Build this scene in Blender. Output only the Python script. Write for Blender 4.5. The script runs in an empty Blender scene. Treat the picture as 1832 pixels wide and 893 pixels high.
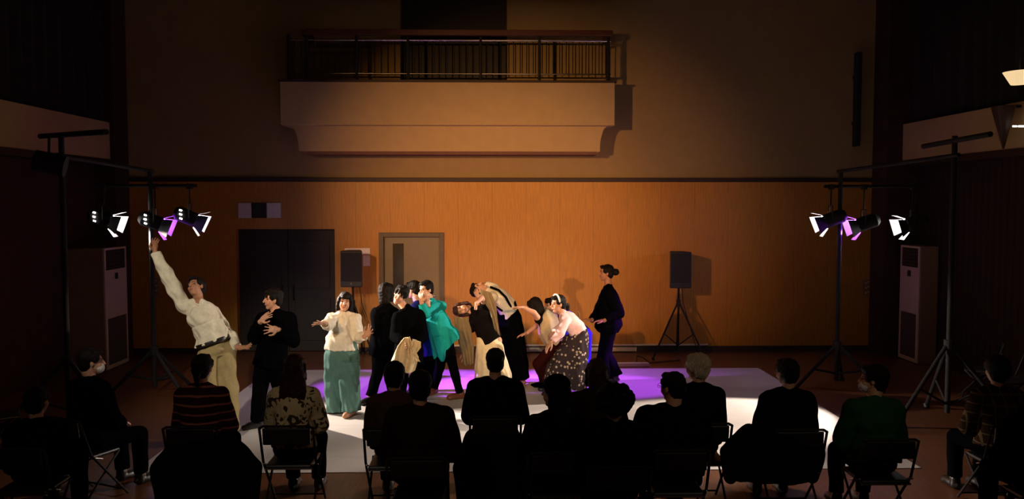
import bpy, bmesh, math, random
import numpy as np
from mathutils import Vector, Matrix
random.seed(4)
C = bpy.context.collection
PI = math.pi
R = math.radians

# ------------------------------------------------------------------ camera, world, lights, exposure
F = 1500.0; CX, CY = 880.0, 365.0; CAMZ = 2.67
pitch = math.atan((446.5-CY)/F); yaw = math.atan((916-CX)/F*math.cos(pitch))
cam = bpy.data.cameras.new('camera'); cam.sensor_width = 36; cam.lens = F/1832*36
camo = bpy.data.objects.new('camera', cam); C.objects.link(camo)
camo.location = (0, 0, CAMZ); camo.rotation_euler = (PI/2-pitch, 0, -yaw)
cam.clip_end = 100
bpy.context.scene.camera = camo
RM = camo.rotation_euler.to_matrix()

sc = bpy.context.scene
sc.view_settings.view_transform = 'Standard'; sc.view_settings.look = 'None'
sc.view_settings.gamma = 1; sc.view_settings.use_curve_mapping = False
sc.view_settings.exposure = 0.0
w = bpy.data.worlds.new('world'); sc.world = w; w.use_nodes = True
w.node_tree.nodes['Background'].inputs[0].default_value = (1, 0.28, 0.12, 1)
w.node_tree.nodes['Background'].inputs[1].default_value = 0.0007
sc.cycles.use_denoising = True
sc.cycles.max_bounces = 5

def spot(name, loc, target, power, color, size, blend, radius=.06, parent=None):
    l = bpy.data.lights.new(name, 'SPOT'); l.energy = power; l.color = color
    l.spot_size = R(size); l.spot_blend = blend; l.shadow_soft_size = radius
    o = bpy.data.objects.new(name, l); C.objects.link(o)
    d = Vector(target)-Vector(loc)
    if parent: o.parent = parent; loc = Vector(loc)-parent.location
    o.location = loc; o.rotation_euler = d.to_track_quat('-Z', 'Y').to_euler()
    return o
WARM = (1, .50, .17); CREAM = (1, .88, .72)
# front-of-house lanterns left and right, above and behind the frame
spot('front_spot_left', (-4.3, 3.2, 4.2), (.5, 15, 2.4), 3000, WARM, 37, 1)
spot('front_spot_right', (2.62, 3.0, 3.3), (.3, 15, 1.9), 1700, WARM, 31, 1)
spot('front_spot_high', (-3.4, 2.0, 5.4), (-3.0, 9.9, 1.3), 1500, CREAM, 24, .8)
spot('front_spot_centre', (-.6, 1.0, 5.0), (.2, 11.6, 1.1), 1500, CREAM, 20, .9)
spot('audience_fill', (-2.6, -.5, 5.6), (-1.6, 7.6, 1.0), 110, CREAM, 42, 1)  # added fill, no real lamp: brightens the leaf print shirt
spot('audience_fill', (4.2, -.5, 5.6), (2.1, 7.5, 1.1), 150, CREAM, 26, 1)  # added fill, no real lamp: brightens the blond hair and its neighbours
spot('violet_fill_left', (-5.2, 12.5, 6.9), (-1.75, 12.1, 0), 3600, (.42, .05, 1), 13.5, .55)  # unseen overhead fill added to strengthen the lanterns' violet on the mat
spot('violet_fill_right', (5.2, 12.5, 6.9), (1.9, 12.1, 0), 3200, (.42, .05, 1), 13.5, .55)  # same added violet fill for the right half of the mat
hl = bpy.data.lights.new('house_light', 'AREA'); hl.energy = 26; hl.size = 1.6; hl.color = (1, .5, .22)
ho = bpy.data.objects.new('house_light', hl); C.objects.link(ho); ho.location = (.3, 1.0, 7.2); ho.rotation_euler = (R(38), 0, 0)

def at(px, py, Y):
    d = RM @ Vector(((px-916)/F, -(py-446.5)/F, -1))
    t = Y/d.y
    return Vector((d.x*t, Y, CAMZ+d.z*t))
def gx(px, Y, z=0):                                   # x of pixel column px at depth Y and height z
    d0 = at(px, 400, Y); d1 = at(px, 800, Y)
    k = (z-d0.z)/(d1.z-d0.z) if d1.z != d0.z else 0
    return d0.x+(d1.x-d0.x)*k
def gp(px, Y, z=0): return Vector((gx(px, Y, z), Y, z))
def fy(py): return CAMZ*F/(py-CY)                     # floor depth for pixel row

# ------------------------------------------------------------------ materials
MATS = {}
def mat(name, col, rough=.7, metal=0.0, var=.12, scale=12, bump=0.0, bscale=60, stretch=(1,1,1), emit=None, spec=.5):
    if name in MATS: return MATS[name]
    m = bpy.data.materials.new(name); m.use_nodes = True; nt = m.node_tree; N = nt.nodes; L = nt.links
    b = N['Principled BSDF']; b.inputs['Roughness'].default_value = rough; b.inputs['Metallic'].default_value = metal
    b.inputs['Specular IOR Level'].default_value = spec
    tc = N.new('ShaderNodeTexCoord'); mp = N.new('ShaderNodeMapping'); mp.inputs['Scale'].default_value = stretch
    L.new(tc.outputs['Object'], mp.inputs['Vector'])
    no = N.new('ShaderNodeTexNoise'); no.inputs['Scale'].default_value = scale; no.inputs['Detail'].default_value = 4
    L.new(mp.outputs[0], no.inputs['Vector'])
    cr = N.new('ShaderNodeValToRGB')
    cr.color_ramp.elements[0].position = .3; cr.color_ramp.elements[1].position = .7
    cr.color_ramp.elements[0].color = tuple(c*(1-var) for c in col[:3])+(1,)
    cr.color_ramp.elements[1].color = tuple(min(1, c*(1+var)) for c in col[:3])+(1,)
    L.new(no.outputs['Fac'], cr.inputs[0]); L.new(cr.outputs[0], b.inputs['Base Color'])
    if bump:
        n2 = N.new('ShaderNodeTexNoise'); n2.inputs['Scale'].default_value = bscale; L.new(mp.outputs[0], n2.inputs['Vector'])
        bp = N.new('ShaderNodeBump'); bp.inputs['Strength'].default_value = bump; bp.inputs['Distance'].default_value = .02
        L.new(n2.outputs['Fac'], bp.inputs['Height']); L.new(bp.outputs[0], b.inputs['Normal'])
    if emit:
        b.inputs['Emission Color'].default_value = tuple(emit[0])+(1,); b.inputs['Emission Strength'].default_value = emit[1]
    MATS[name] = m; m['out'] = cr.name
    return m
def fabric(name, col, rough=.95, var=.08): return mat(name, col, rough, var=var, scale=30, bump=.25, bscale=220, spec=.0 if max(col) < .05 else .15)

def overlay(m, build):
    """insert a pattern between the ramp colour and the shader: build(nt, coord, colour_socket) -> colour socket"""
    nt = m.node_tree; N = nt.nodes; b = N['Principled BSDF']
    src = b.inputs['Base Color'].links[0].from_socket
    tc = [n for n in N if n.type == 'TEX_COORD'][0]
    out = build(nt, tc.outputs['Object'], src); nt.links.new(out, b.inputs['Base Color'])
    return m
def mixc(nt, fac, a, bcol):
    mx = nt.nodes.new('ShaderNodeMix'); mx.data_type = 'RGBA'
    nt.links.new(fac, mx.inputs['Factor'])
    if isinstance(a, tuple): mx.inputs[6].default_value = a
    else: nt.links.new(a, mx.inputs[6])
    if isinstance(bcol, tuple): mx.inputs[7].default_value = bcol
    else: nt.links.new(bcol, mx.inputs[7])
    return mx.outputs[2]
def math_(nt, op, a, b=None):
    n = nt.nodes.new('ShaderNodeMath'); n.operation = op
    for i, v in enumerate((a, b)):
        if v is None: continue
        if isinstance(v, (int, float)): n.inputs[i].default_value = v
        else: nt.links.new(v, n.inputs[i])
    return n.outputs[0]
def sep(nt, co):
    s = nt.nodes.new('ShaderNodeSeparateXYZ'); nt.links.new(co, s.inputs[0]); return s.outputs

def joints(axis, step, width, dark=.45):
    def f(nt, co, src):
        s = sep(nt, co)[axis]
        m = math_(nt, 'MODULO', math_(nt, 'ADD', s, 100*step), step)
        fac = math_(nt, 'LESS_THAN', m, width)
        mx = nt.nodes.new('ShaderNodeMix'); mx.data_type = 'RGBA'; mx.blend_type = 'MULTIPLY'
        nt.links.new(fac, mx.inputs['Factor']); nt.links.new(src, mx.inputs[6]); mx.inputs[7].default_value = (dark, dark, dark, 1)
        return mx.outputs[2]
    return f

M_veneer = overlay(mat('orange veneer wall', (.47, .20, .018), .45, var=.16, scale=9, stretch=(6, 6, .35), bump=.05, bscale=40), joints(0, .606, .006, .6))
M_plaster = mat('tan painted plaster', (.32, .215, .085), .9, var=.05, scale=6, bump=.12, bscale=90)
M_fascia = mat('cream painted plaster', (.46, .32, .14), .9, var=.04, scale=5, bump=.08, bscale=80)
M_floor = overlay(mat('red brown floorboards', (.15, .055, .022), .38, var=.25, scale=5, stretch=(9, .7, 1)), joints(0, .09, .004, .4))
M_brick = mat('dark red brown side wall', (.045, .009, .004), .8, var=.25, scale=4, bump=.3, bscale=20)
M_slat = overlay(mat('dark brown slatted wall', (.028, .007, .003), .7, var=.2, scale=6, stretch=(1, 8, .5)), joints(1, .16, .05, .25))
M_mat = mat('pale grey dance linoleum', (.60, .56, .52), .55, var=.04, scale=3)
M_black = mat('matt black metal', (.006, .005, .005), .8, metal=0, var=.2, scale=20)
M_blackpl = mat('black plastic', (.010, .010, .010), .55, var=.2, scale=20)
M_darkdoor = mat('dark stained door', (.018, .010, .007), .6, var=.25, scale=8, stretch=(8, 8, .5))
M_greydoor = mat('grey green painted door', (.20, .165, .085), .5, var=.05, scale=10)
M_steel = mat('brushed steel', (.55, .52, .5), .22, metal=1, var=.05)
M_rail = mat('red brown timber rail', (.10, .028, .012), .5, var=.2, scale=10, stretch=(.5, 8, 8))
M_darkred = mat('dark timber edge', (.03, .012, .008), .6)
M_white = mat('off white plastic', (.78, .74, .62), .5, var=.04)
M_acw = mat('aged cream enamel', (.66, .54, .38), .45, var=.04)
M_acs = mat('brown side panel', (.26, .15, .08), .5, var=.06)  # darker and browner than the front enamel
M_grille = overlay(mat('grey brown grille', (.10, .075, .055), .6), joints(2, .03, .012, .3))
M_doorlit = mat('barn door lit inner face', (.85, .85, .88), .35, var=.02)  # near-white colour stands for lamplight on the inner faces
M_curtain = mat('dark brown curtain', (.015, .007, .006), .95, var=.2)
M_skin = mat('skin', (.56, .30, .19), .55, var=.07, scale=14)
M_skin2 = mat('sunburnt skin', (.42, .19, .10), .55, var=.07, scale=14)
M_lip = mat('lip', (.42, .11, .09), .5)
M_eye = mat('eye and brow', (.02, .012, .01), .35)
M_hair = mat('black hair', (.007, .005, .0045), .6, var=.4, scale=25, stretch=(6, 6, 1), bump=.3, bscale=120, spec=.12)
M_hairbr = mat('dark brown hair', (.035, .010, .006), .55, var=.4, scale=25, stretch=(6, 6, 1), bump=.3, bscale=120, spec=.2)
M_hairgrey = mat('ash blond hair', (.62, .52, .33), .5, var=.45, scale=22, stretch=(7, 7, 1), bump=.6, bscale=110)

# ------------------------------------------------------------------ object helpers
def link(o, parent=None):
    C.objects.link(o)
    if parent: o.parent = parent
    return o
def empty(name, loc, label, cat, group=None):
    o = bpy.data.objects.new(name, None); C.objects.link(o); o.location = loc; o.empty_display_size = .1
    o['label'] = label; o['category'] = cat
    if group: o['group'] = group
    return o
def tag(o, label, cat, group=None):
    o['label'] = label; o['category'] = cat
    if group: o['group'] = group
    return o
def root_loc(p):
    v = Vector((0, 0, 0))
    while p: v += p.location; p = p.parent
    return v
def build(name, bm, m, parent=None, smooth=False, bevel=0):
    me = bpy.data.meshes.new(name)
    if parent: bmesh.ops.translate(bm, verts=bm.verts, vec=-root_loc(parent))
    bmesh.ops.recalc_face_normals(bm, faces=bm.faces)
    bm.to_mesh(me); bm.free()
    for mm in (m if isinstance(m, list) else [m]): me.materials.append(mm)
    if smooth:
        for p in me.polygons: p.use_smooth = True
    o = bpy.data.objects.new(name, me); link(o, parent)
    if bevel:
        b = o.modifiers.new('b', 'BEVEL'); b.width = bevel; b.segments = 2; b.limit_method = 'ANGLE'
    return o
def struct(name, bm, m, **k):
    o = build(name, bm, m, **k); o['kind'] = 'structure'; return o
def box(bm, x0, x1, y0, y1, z0, z1):
    M = Matrix.Translation(((x0+x1)/2, (y0+y1)/2, (z0+z1)/2)) @ Matrix.Diagonal((abs(x1-x0), abs(y1-y0), abs(z1-z0), 1))
    return bmesh.ops.create_cube(bm, size=1, matrix=M)['verts']
def frame_of(d, up=Vector((0, 0, 1))):
    d = Vector(d).normalized()
    if abs(d.dot(up)) > .98: up = Vector((0, 1, 0))
    x = up.cross(d).normalized(); y = d.cross(x)
    return Matrix((x, y, d)).transposed()
def tube(bm, a, b, r, r2=None, seg=12):
    a = Vector(a); b = Vector(b); d = b-a
    M = Matrix.Translation((a+b)/2) @ frame_of(d).to_4x4()
    bmesh.ops.create_cone(bm, cap_ends=True, segments=seg, radius1=r, radius2=r if r2 is None else r2, depth=d.length, matrix=M)
def obox(bm, c, ax, ay, az, hx, hy, hz):
    M = Matrix.Translation(c) @ Matrix((Vector(ax), Vector(ay), Vector(az))).transposed().to_4x4() @ Matrix.Diagonal((2*hx, 2*hy, 2*hz, 1))
    bmesh.ops.create_cube(bm, size=1, matrix=M)
def path_tube(bm, pts, r, seg=10):
    for a, b in zip(pts, pts[1:]): tube(bm, a, b, r, seg=seg)
    for p in pts[1:-1]: bmesh.ops.create_icosphere(bm, subdivisions=2, radius=r*1.01, matrix=Matrix.Translation(p))
def newbm(): return bmesh.new()
def dup(root, loc, rotz=0, label=None, group=None):
    r = root.copy(); C.objects.link(r); r.location = loc; r.rotation_euler = (0, 0, rotz)
    if label: r['label'] = label
    if group: r['group'] = group
    for ch in list(root.children):
        c = ch.copy(); C.objects.link(c); c.parent = r
        for g in list(ch.children):
            d = g.copy(); C.objects.link(d); d.parent = c
    return r

# ------------------------------------------------------------------ room shell
YW = 15.0; XL, XR = -6.75, 7.4; HC = 7.6; YB = -3.0; ZD = at(880, 320, YW).z
GX = gx
D1 = (gx(684, YW, 1), gx(790, YW, 1)); D1T = at(740, 421, YW).z
D2 = (gx(424, YW, 1), gx(600, YW, 1)); D2T = at(520, 410, YW).z
BY = 14.25
BD = (gx(716, YW, 5.5), gx(907, YW, 5.5)); BF = 4.62
def wall_with_holes(xa, xb, za, zb, holes, y0, y1):
    bm = newbm(); xs = sorted({xa, xb, *[h[0] for h in holes], *[h[1] for h in holes]})
    for a, b in zip(xs, xs[1:]):
        hs = [h for h in holes if h[0] <= a+1e-6 and h[1] >= b-1e-6]
        if not hs: box(bm, a, b, y0, y1, za, zb)
        else:
            h = hs[0]
            if h[2] > za: box(bm, a, b, y0, y1, za, h[2])
            if h[3] < zb: box(bm, a, b, y0, y1, h[3], zb)
    return bm
struct('wall_back', wall_with_holes(XL, XR, 0, ZD, [(*D1, 0, D1T), (*D2, 0, D2T)], YW, YW+.25), M_veneer)
struct('wall_back_upper', wall_with_holes(XL, XR, ZD, HC, [(*BD, BF, 6.9)], YW, YW+.25), M_plaster)
bm = newbm(); box(bm, XL, XR, YW-.045, YW, ZD-.055, ZD+.02); struct('trim_1', bm, M_darkred, bevel=.006)
bm = newbm(); box(bm, XL-.3, XR+.3, YB-.3, YW+2, -.2, 0); struct('floor', bm, M_floor)
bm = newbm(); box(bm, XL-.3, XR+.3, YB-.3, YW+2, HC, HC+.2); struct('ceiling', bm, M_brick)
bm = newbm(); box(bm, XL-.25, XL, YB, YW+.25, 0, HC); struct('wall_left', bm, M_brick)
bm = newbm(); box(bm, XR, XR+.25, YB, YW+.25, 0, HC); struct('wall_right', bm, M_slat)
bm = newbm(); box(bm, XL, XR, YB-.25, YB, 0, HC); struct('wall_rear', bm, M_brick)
bm = newbm(); box(bm, XL-.2, XR+.2, YW+1.75, YW+1.95, 0, HC); struct('wall_behind', bm, M_brick)
# baseboard and the pale conduit along it
bm = newbm()
for a, b in ((XL, D2[0]), (D2[1], D1[0]-.05), (D1[1]+.05, XR)): box(bm, a, b, YW-.02, YW, 0, .10)
struct('baseboard_back', bm, M_darkred)
bm = newbm(); tube(bm, (D1[1]+.1, YW-.05, .13), (3.9, YW-.05, .13), .018); box(bm, -.2, 2.6, YW-.08, YW-.02, .02, .09)
tag(build('conduit', bm, M_acw), 'pale pipe run low along the orange wood wall', 'pipe')
# gallery fascias on the side walls and the dark drapes over them
for nm, x0, x1 in (('trim_2', XL, XL+.28), ('trim_3', XR-.28, XR)):
    bm = newbm(); box(bm, x0, x1, YB, YW-.55, 3.42, 4.05); struct(nm, bm, M_fascia, bevel=.01)
    bm = newbm(); box(bm, x0-.02 if x0 > 0 else x0, x1+.02 if x0 < 0 else x1, YB, YW-.55, 3.32, 3.42); struct('trim_%d' % (int(nm[-1])+2), bm, M_darkred)
bm = newbm(); box(bm, XR-.55, XR, YW-.55, YW, 0, HC); struct('trim_6', bm, M_brick)
bm = newbm(); box(bm, XL, XL+.35, YW-.55, YW, 0, HC); struct('trim_7', bm, M_brick)
def curtain(name, x, y0, y1, z0, z1, label, amp=.06):
    bm = newbm(); n = int((y1-y0)/.035); prev = None; t = .012
    for i in range(n+1):
        y = y0+(y1-y0)*i/n; dx = amp*math.sin(i*.62+.8*math.sin(i*.11))
        q = [bm.verts.new((x+dx+s, y, z)) for s in (-t, t) for z in (z0, z1)]
        if prev:
            for a, b in ((0, 1), (3, 2), (1, 3), (2, 0)): bm.faces.new((prev[a], prev[b], q[b], q[a]))
            
        prev = q
    tag(build(name, bm, M_curtain, smooth=True), label, 'curtain')
curtain('curtain', XL+.16, 4, YW-.6, 4.06, 7.5, 'dark pleated curtain above the plaster band of the left side wall')
curtain('curtain', XR-.16, 4, YW-.6, 4.06, 7.5, 'dark pleated curtain above the plaster band of the right side wall')

# doors in the back wall
bm = newbm(); x0, x1 = D1
for a, b, c, d in ((x0-.05, x0+.03, 0, D1T+.05), (x1-.03, x1+.05, 0, D1T+.05), (x0+.03, x1-.03, D1T-.03, D1T+.05)): box(bm, a, b, YW-.03, YW+.2, c, d)
struct('trim_8', bm, mat('dark door frame', (.10, .075, .04), .5), bevel=.004)
dr = bpy.data.objects.new('door_1', None); C.objects.link(dr); dr.location = ((x0+x1)/2, YW+.08, 0); dr['kind'] = 'structure'
bm = newbm(); box(bm, x0+.03, x1-.03, YW+.06, YW+.11, .01, D1T-.03); build('door_leaf', bm, M_greydoor, dr, bevel=.004)
a = at(702, 436, YW); b = at(722, 505, YW)
bm = newbm(); box(bm, a.x, b.x, YW+.05, YW+.07, b.z-.35, a.z); build('door_window', bm, mat('dark wired glass', (.03, .022, .012), .2), dr)
bm = newbm(); tube(bm, (x1-.12, YW+.0, 1.02), (x1-.12, YW+.06, 1.02), .012); tube(bm, (x1-.2, YW+.0, 1.02), (x1-.11, YW+.0, 1.02), .012)
build('door_handle', bm, M_steel, dr, smooth=False)
dr = bpy.data.objects.new('door_2', None); C.objects.link(dr); x0, x1 = D2; xm = (x0+x1)/2
dr.location = (xm, YW+.2, 0); dr['kind'] = 'structure'
for a, b, hs in ((x0, xm-.004, xm-.1), (xm+.004, x1, xm+.1)):
    bm = newbm(); box(bm, a, b, YW+.16, YW+.21, .01, D2T)
    for z0_, z1_ in ((.2, .95), (1.15, 2.0)): box(bm, a+.12, b-.12, YW+.145, YW+.16, z0_, z1_)
    lf = build('door_leaf', bm, M_darkdoor, dr, bevel=.004)
    bm = newbm(); tube(bm, (hs, YW+.1, .95), (hs, YW+.1, 1.2), .011); tube(bm, (hs, YW+.1, .95), (hs, YW+.16, .95), .009); tube(bm, (hs, YW+.1, 1.2), (hs, YW+.16, 1.2), .009)
    build('door_handle', bm, M_black, lf)
bm = newbm(); box(bm, BD[0], BD[1], YW+.2, YW+.24, BF, 6.9); struct('door_3', bm, M_darkdoor)

# balcony
bal = empty('balcony', (0, 14.6, 3.4), 'cream plaster balcony with railing high on the back wall', 'balcony')
L_, R_ = gx(501, BY, 4.5), gx(1100, BY, 4.5)
zt = at(800, 147, BY).z; zm = at(800, 224, BY).z; zb = at(800, 273, BY+.16).z
bm = newbm(); box(bm, L_, R_, BY, YW, zm, zt); build('fascia', bm, M_fascia, bal, bevel=.01)
l2, r2 = gx(535, BY+.16, 3.5), gx(1073, BY+.16, 3.5)
bm = newbm(); prof = []
n = 10; rr = zm-zb
for i in range(n+1):                                # concave cove at each end
    t = i/n; prof.append((math.cos(t*PI/2), t))
def ring(y, cove):
    pts = []
    for cx, t in prof:
        k = 1-math.sqrt(max(0, 1-(1-t)**2)) if False else (1-math.sin(math.acos(min(1, max(0, t*.999)))))
        pts.append((l2-(l2-L_-.10)*k*1.0, y, zb+.02+(zm-zb-.02)*t))
    rgt = [(r2+(R_-.10-r2)*(1-math.sin(math.acos(min(1, t*.999)))), y, zb+.02+(zm-zb-.02)*t) for _, t in prof]
    return [bm.verts.new(p) for p in pts], [bm.verts.new(p) for p in rgt]
a1, b1 = ring(BY+.16, 1); a2, b2 = ring(YW, 1)
for i in range(n):
    bm.faces.new((a1[i], a1[i+1], b1[i+1], b1[i])); bm.faces.new((a2[i], b2[i], b2[i+1], a2[i+1]))
    bm.faces.new((a1[i], a2[i], a2[i+1], a1[i+1])); bm.faces.new((b1[i], b1[i+1], b2[i+1], b2[i]))
bm.faces.new((a1[0], b1[0], b2[0], a2[0])); bm.faces.new((a1[-1], a2[-1], b2[-1], b1[-1]))
build('coved_soffit', bm, M_fascia, bal)
bm = newbm(); box(bm, l2+.12, r2-.04, BY+.22, YW, zb-.03, zb+.03); build('shadow_ledge', bm, mat('ledge shadow brown', (.16, .07, .035), .8), bal)  # brown strip painted as the shadow under the coved tier
bm = newbm(); box(bm, L_-.03, R_+.03, BY-.03, YW, zt, zt+.035); build('sill', bm, M_darkred, bal, bevel=.005)
zr = at(800, 72, BY+.05).z; zr2 = at(800, 132, BY+.05).z; yr = BY+.06
bl, br = gx(514, yr, 5.3), gx(1092, yr, 5.3)
for z, r, nm in ((zr, .016, 'top_rail'), (zr2, .013, 'bottom_rail')):
    bm = newbm(); path_tube(bm, [(bl, YW, z), (bl, yr, z), (br, yr, z), (br, YW, z)], r); build(nm, bm, M_steel, bal, smooth=False)
bm = newbm(); zc = zr+.13; box(bm, gx(546, BY, 5.5), gx(1097, BY, 5.5), BY+.02, BY+.12, zc-.05, zc+.045)
box(bm, br-.05, br+.05, BY+.1, YW, zc-.05, zc+.045); box(bm, bl+.22, bl+.32, BY+.1, YW, zc-.05, zc+.045)
build('timber_cap', bm, M_rail, bal, bevel=.008)
for px in (517, 549, 638, 730, 860, 965, 1088):
    bm = newbm(); x = gx(px, yr, 5.2); tube(bm, (x, yr, zt), (x, yr, zc-.04), .026 if px not in (517, 1088) else .03); build('post', bm, M_black, bal)
for side in (bl, br):
    for k in range(3):
        bm = newbm(); tube(bm, (side, yr+.18+k*.17, zr2), (side, yr+.18+k*.17, zr), .008, seg=8); build('baluster', bm, M_black, bal)
nb = 48
for i in range(nb):
    x = bl+.12+(br-bl-.2)*i/(nb-1)
    bm = newbm(); tube(bm, (x, yr, zr2), (x, yr, zr), .008, seg=8); build('baluster', bm, M_black, bal)

# row of white and black square wall plates, notices, sockets, speaker column
pl = empty('wall_plates', at(465, 377, YW), 'row of two pale square plates and a black one above the dark doors', 'sign')
for a, b, m in ((427, 450, M_white), (451, 477, M_blackpl), (478, 503, M_white)):
    p = at(a, 390, YW); q = at(b, 363, YW); bm = newbm(); box(bm, p.x, q.x, YW-.03, YW-.001, p.z, q.z); build('plate', bm, m, pl, bevel=.004)
p = at(617, 455, YW); q = at(662, 444, YW); bm = newbm(); box(bm, p.x, q.x, YW-.02, YW-.001, p.z, q.z)
tag(build('notice', bm, M_white), 'long narrow pale notice on the wall above the left loudspeaker', 'notice')
p = at(650, 476, YW); q = at(662, 457, YW); bm = newbm(); box(bm, p.x, q.x, YW-.02, YW-.001, p.z, q.z)
tag(build('notice', bm, M_acw), 'small upright pale notice on the wall beside the left loudspeaker', 'notice')
def socket(px, py, label):
    c = at(px, py, YW); e = empty('wall_socket', (c.x, YW, c.z), label, 'socket')
    bm = newbm(); box(bm, c.x-.06, c.x+.06, YW-.015, YW-.001, c.z-.15, c.z+.15); build('plate', bm, M_acs, e, bevel=.003)
    bm = newbm()
    for dz in (-.09, 0, .09):
        tube(bm, (c.x-.02, YW-.03, c.z+dz), (c.x-.02, YW-.014, c.z+dz), .018); tube(bm, (c.x+.025, YW-.03, c.z+dz+.02), (c.x+.025, YW-.014, c.z+dz+.02), .014)
    build('outlet', bm, M_acw, e)
socket(1550, 515, 'tall dim socket plate on the back wall beside the right-hand air conditioner')
socket(278, 513, 'tall dim socket plate on the back wall beside the left-hand air conditioner')
e = empty('column_speaker', at(1531, 180, YW-.2), 'tall slim black column loudspeaker high on the right of back wall', 'loudspeaker')
p = at(1525, 262, YW-.1); q = at(1538, 95, YW-.1); bm = newbm(); box(bm, p.x, q.x, YW-.22, YW-.08, p.z, q.z); build('cabinet', bm, M_blackpl, e, bevel=.01)
bm = newbm()
for k in (.25, .75): z = p.z+(q.z-p.z)*k; box(bm, p.x+.02, q.x-.02, YW-.09, YW-.001, z-.03, z+.03)
build('bracket', bm, M_black, e)
# cable ramp box on floor near back wall
p = gp(1062, fy(660), 0); q = gp(1163, fy(660), 0)
e = empty('cable_ramp', (p.x, p.y, 0), 'low grey box on the floor at the back edge of mat', 'box')
bm = newbm(); box(bm, p.x, q.x, p.y-.0, p.y+.14, 0, .055); build('case', bm, M_acs, e, bevel=.01)
bm = newbm(); box(bm, p.x+.02, q.x-.02, p.y+.02, p.y+.05, .055, .068); build('strip', bm, M_acw, e)
bm = newbm(); path_tube(bm, [(q.x-.2, p.y+.12, .06), (q.x-.18, p.y+.2, .15), (q.x-.06, p.y+.25, .10), (q.x+.05, p.y+.3, .012), (q.x+.6, p.y+.5, .012), (3.2, YW-.8, .012)], .009)
tag(build('cable', bm, M_blackpl, smooth=True), 'thin black cable looping from the low grey box', 'cable')

# dance mat
mb = fy(663.5); mf = fy(851)
ml = gx(482, mb), gx(1357, mb); xl = ml[0]; xr = ml[1]
bm = newbm(); box(bm, xl, xr, mf, mb, .0, .006)
o = tag(build('dance_mat', bm, overlay(M_mat, joints(1, 1.25, .012, .82))), 'large pale dance mat on the wooden floor, lit violet at the back', 'mat')

# floor standing air conditioners
def aircon(xf, xb, y0, y1, h, label, d):
    e = empty('air_conditioner', ((xf+xb)/2, y0, 0), label, 'air conditioner')
    a, b = min(xf, xb), max(xf, xb)
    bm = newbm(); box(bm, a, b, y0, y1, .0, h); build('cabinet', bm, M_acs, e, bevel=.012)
    f0, f1 = (xf-.02, xf) if d < 0 else (xf, xf+.02)
    bm = newbm(); box(bm, f0, f1, y0+.005, y1-.005, .83, h-.36); 
    box(bm, f0, f1, y0+.005, y0+.07, .06, .83); box(bm, f0, f1, y1-.05, y1-.005, .06, .83); box(bm, f0, f1, y0+.005, y1-.005, .02, .08)
    box(bm, f0, f1, y0+.005, y0+.05, h-.36, h-.005); box(bm, f0, f1, y1-.05, y1-.005, h-.36, h-.005); box(bm, f0, f1, y0+.05, y1-.05, h-.04, h-.005)
    build('front_panel', bm, M_acw, e, bevel=.004)
    g0, g1 = (xf-.01, xf) if d < 0 else (xf, xf+.01)
    bm = newbm(); box(bm, g0, g1, y0+.07, y1-.05, .08, .83); build('intake_grille', bm, M_grille, e)
    bm = newbm(); box(bm, g0, g1, y0+.05, y1-.05, h-.36, h-.04); lv = build('outlet_grille', bm, M_darkdoor, e)
    bm = newbm()
    for k in range(5): box(bm, g0-.006, g1+.006, y0+.05, y1-.05, h-.33+k*.06, h-.322+k*.06)
    build('louvre', bm, M_grille, lv)
    c0, c1 = (xf-.028, xf-.018) if d < 0 else (xf+.018, xf+.028)
    bm = newbm(); box(bm, c0, c1, (y0+y1)/2-.05, (y0+y1)/2+.05, h-.52, h-.42); build('control_panel', bm, M_blackpl, e)
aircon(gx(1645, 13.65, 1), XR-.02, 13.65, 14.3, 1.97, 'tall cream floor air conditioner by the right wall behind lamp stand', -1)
aircon(gx(187, 13.4, 1), XL+.02, 13.4, 14.2, 1.97, 'tall cream floor air conditioner by the left wall', 1)

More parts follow.
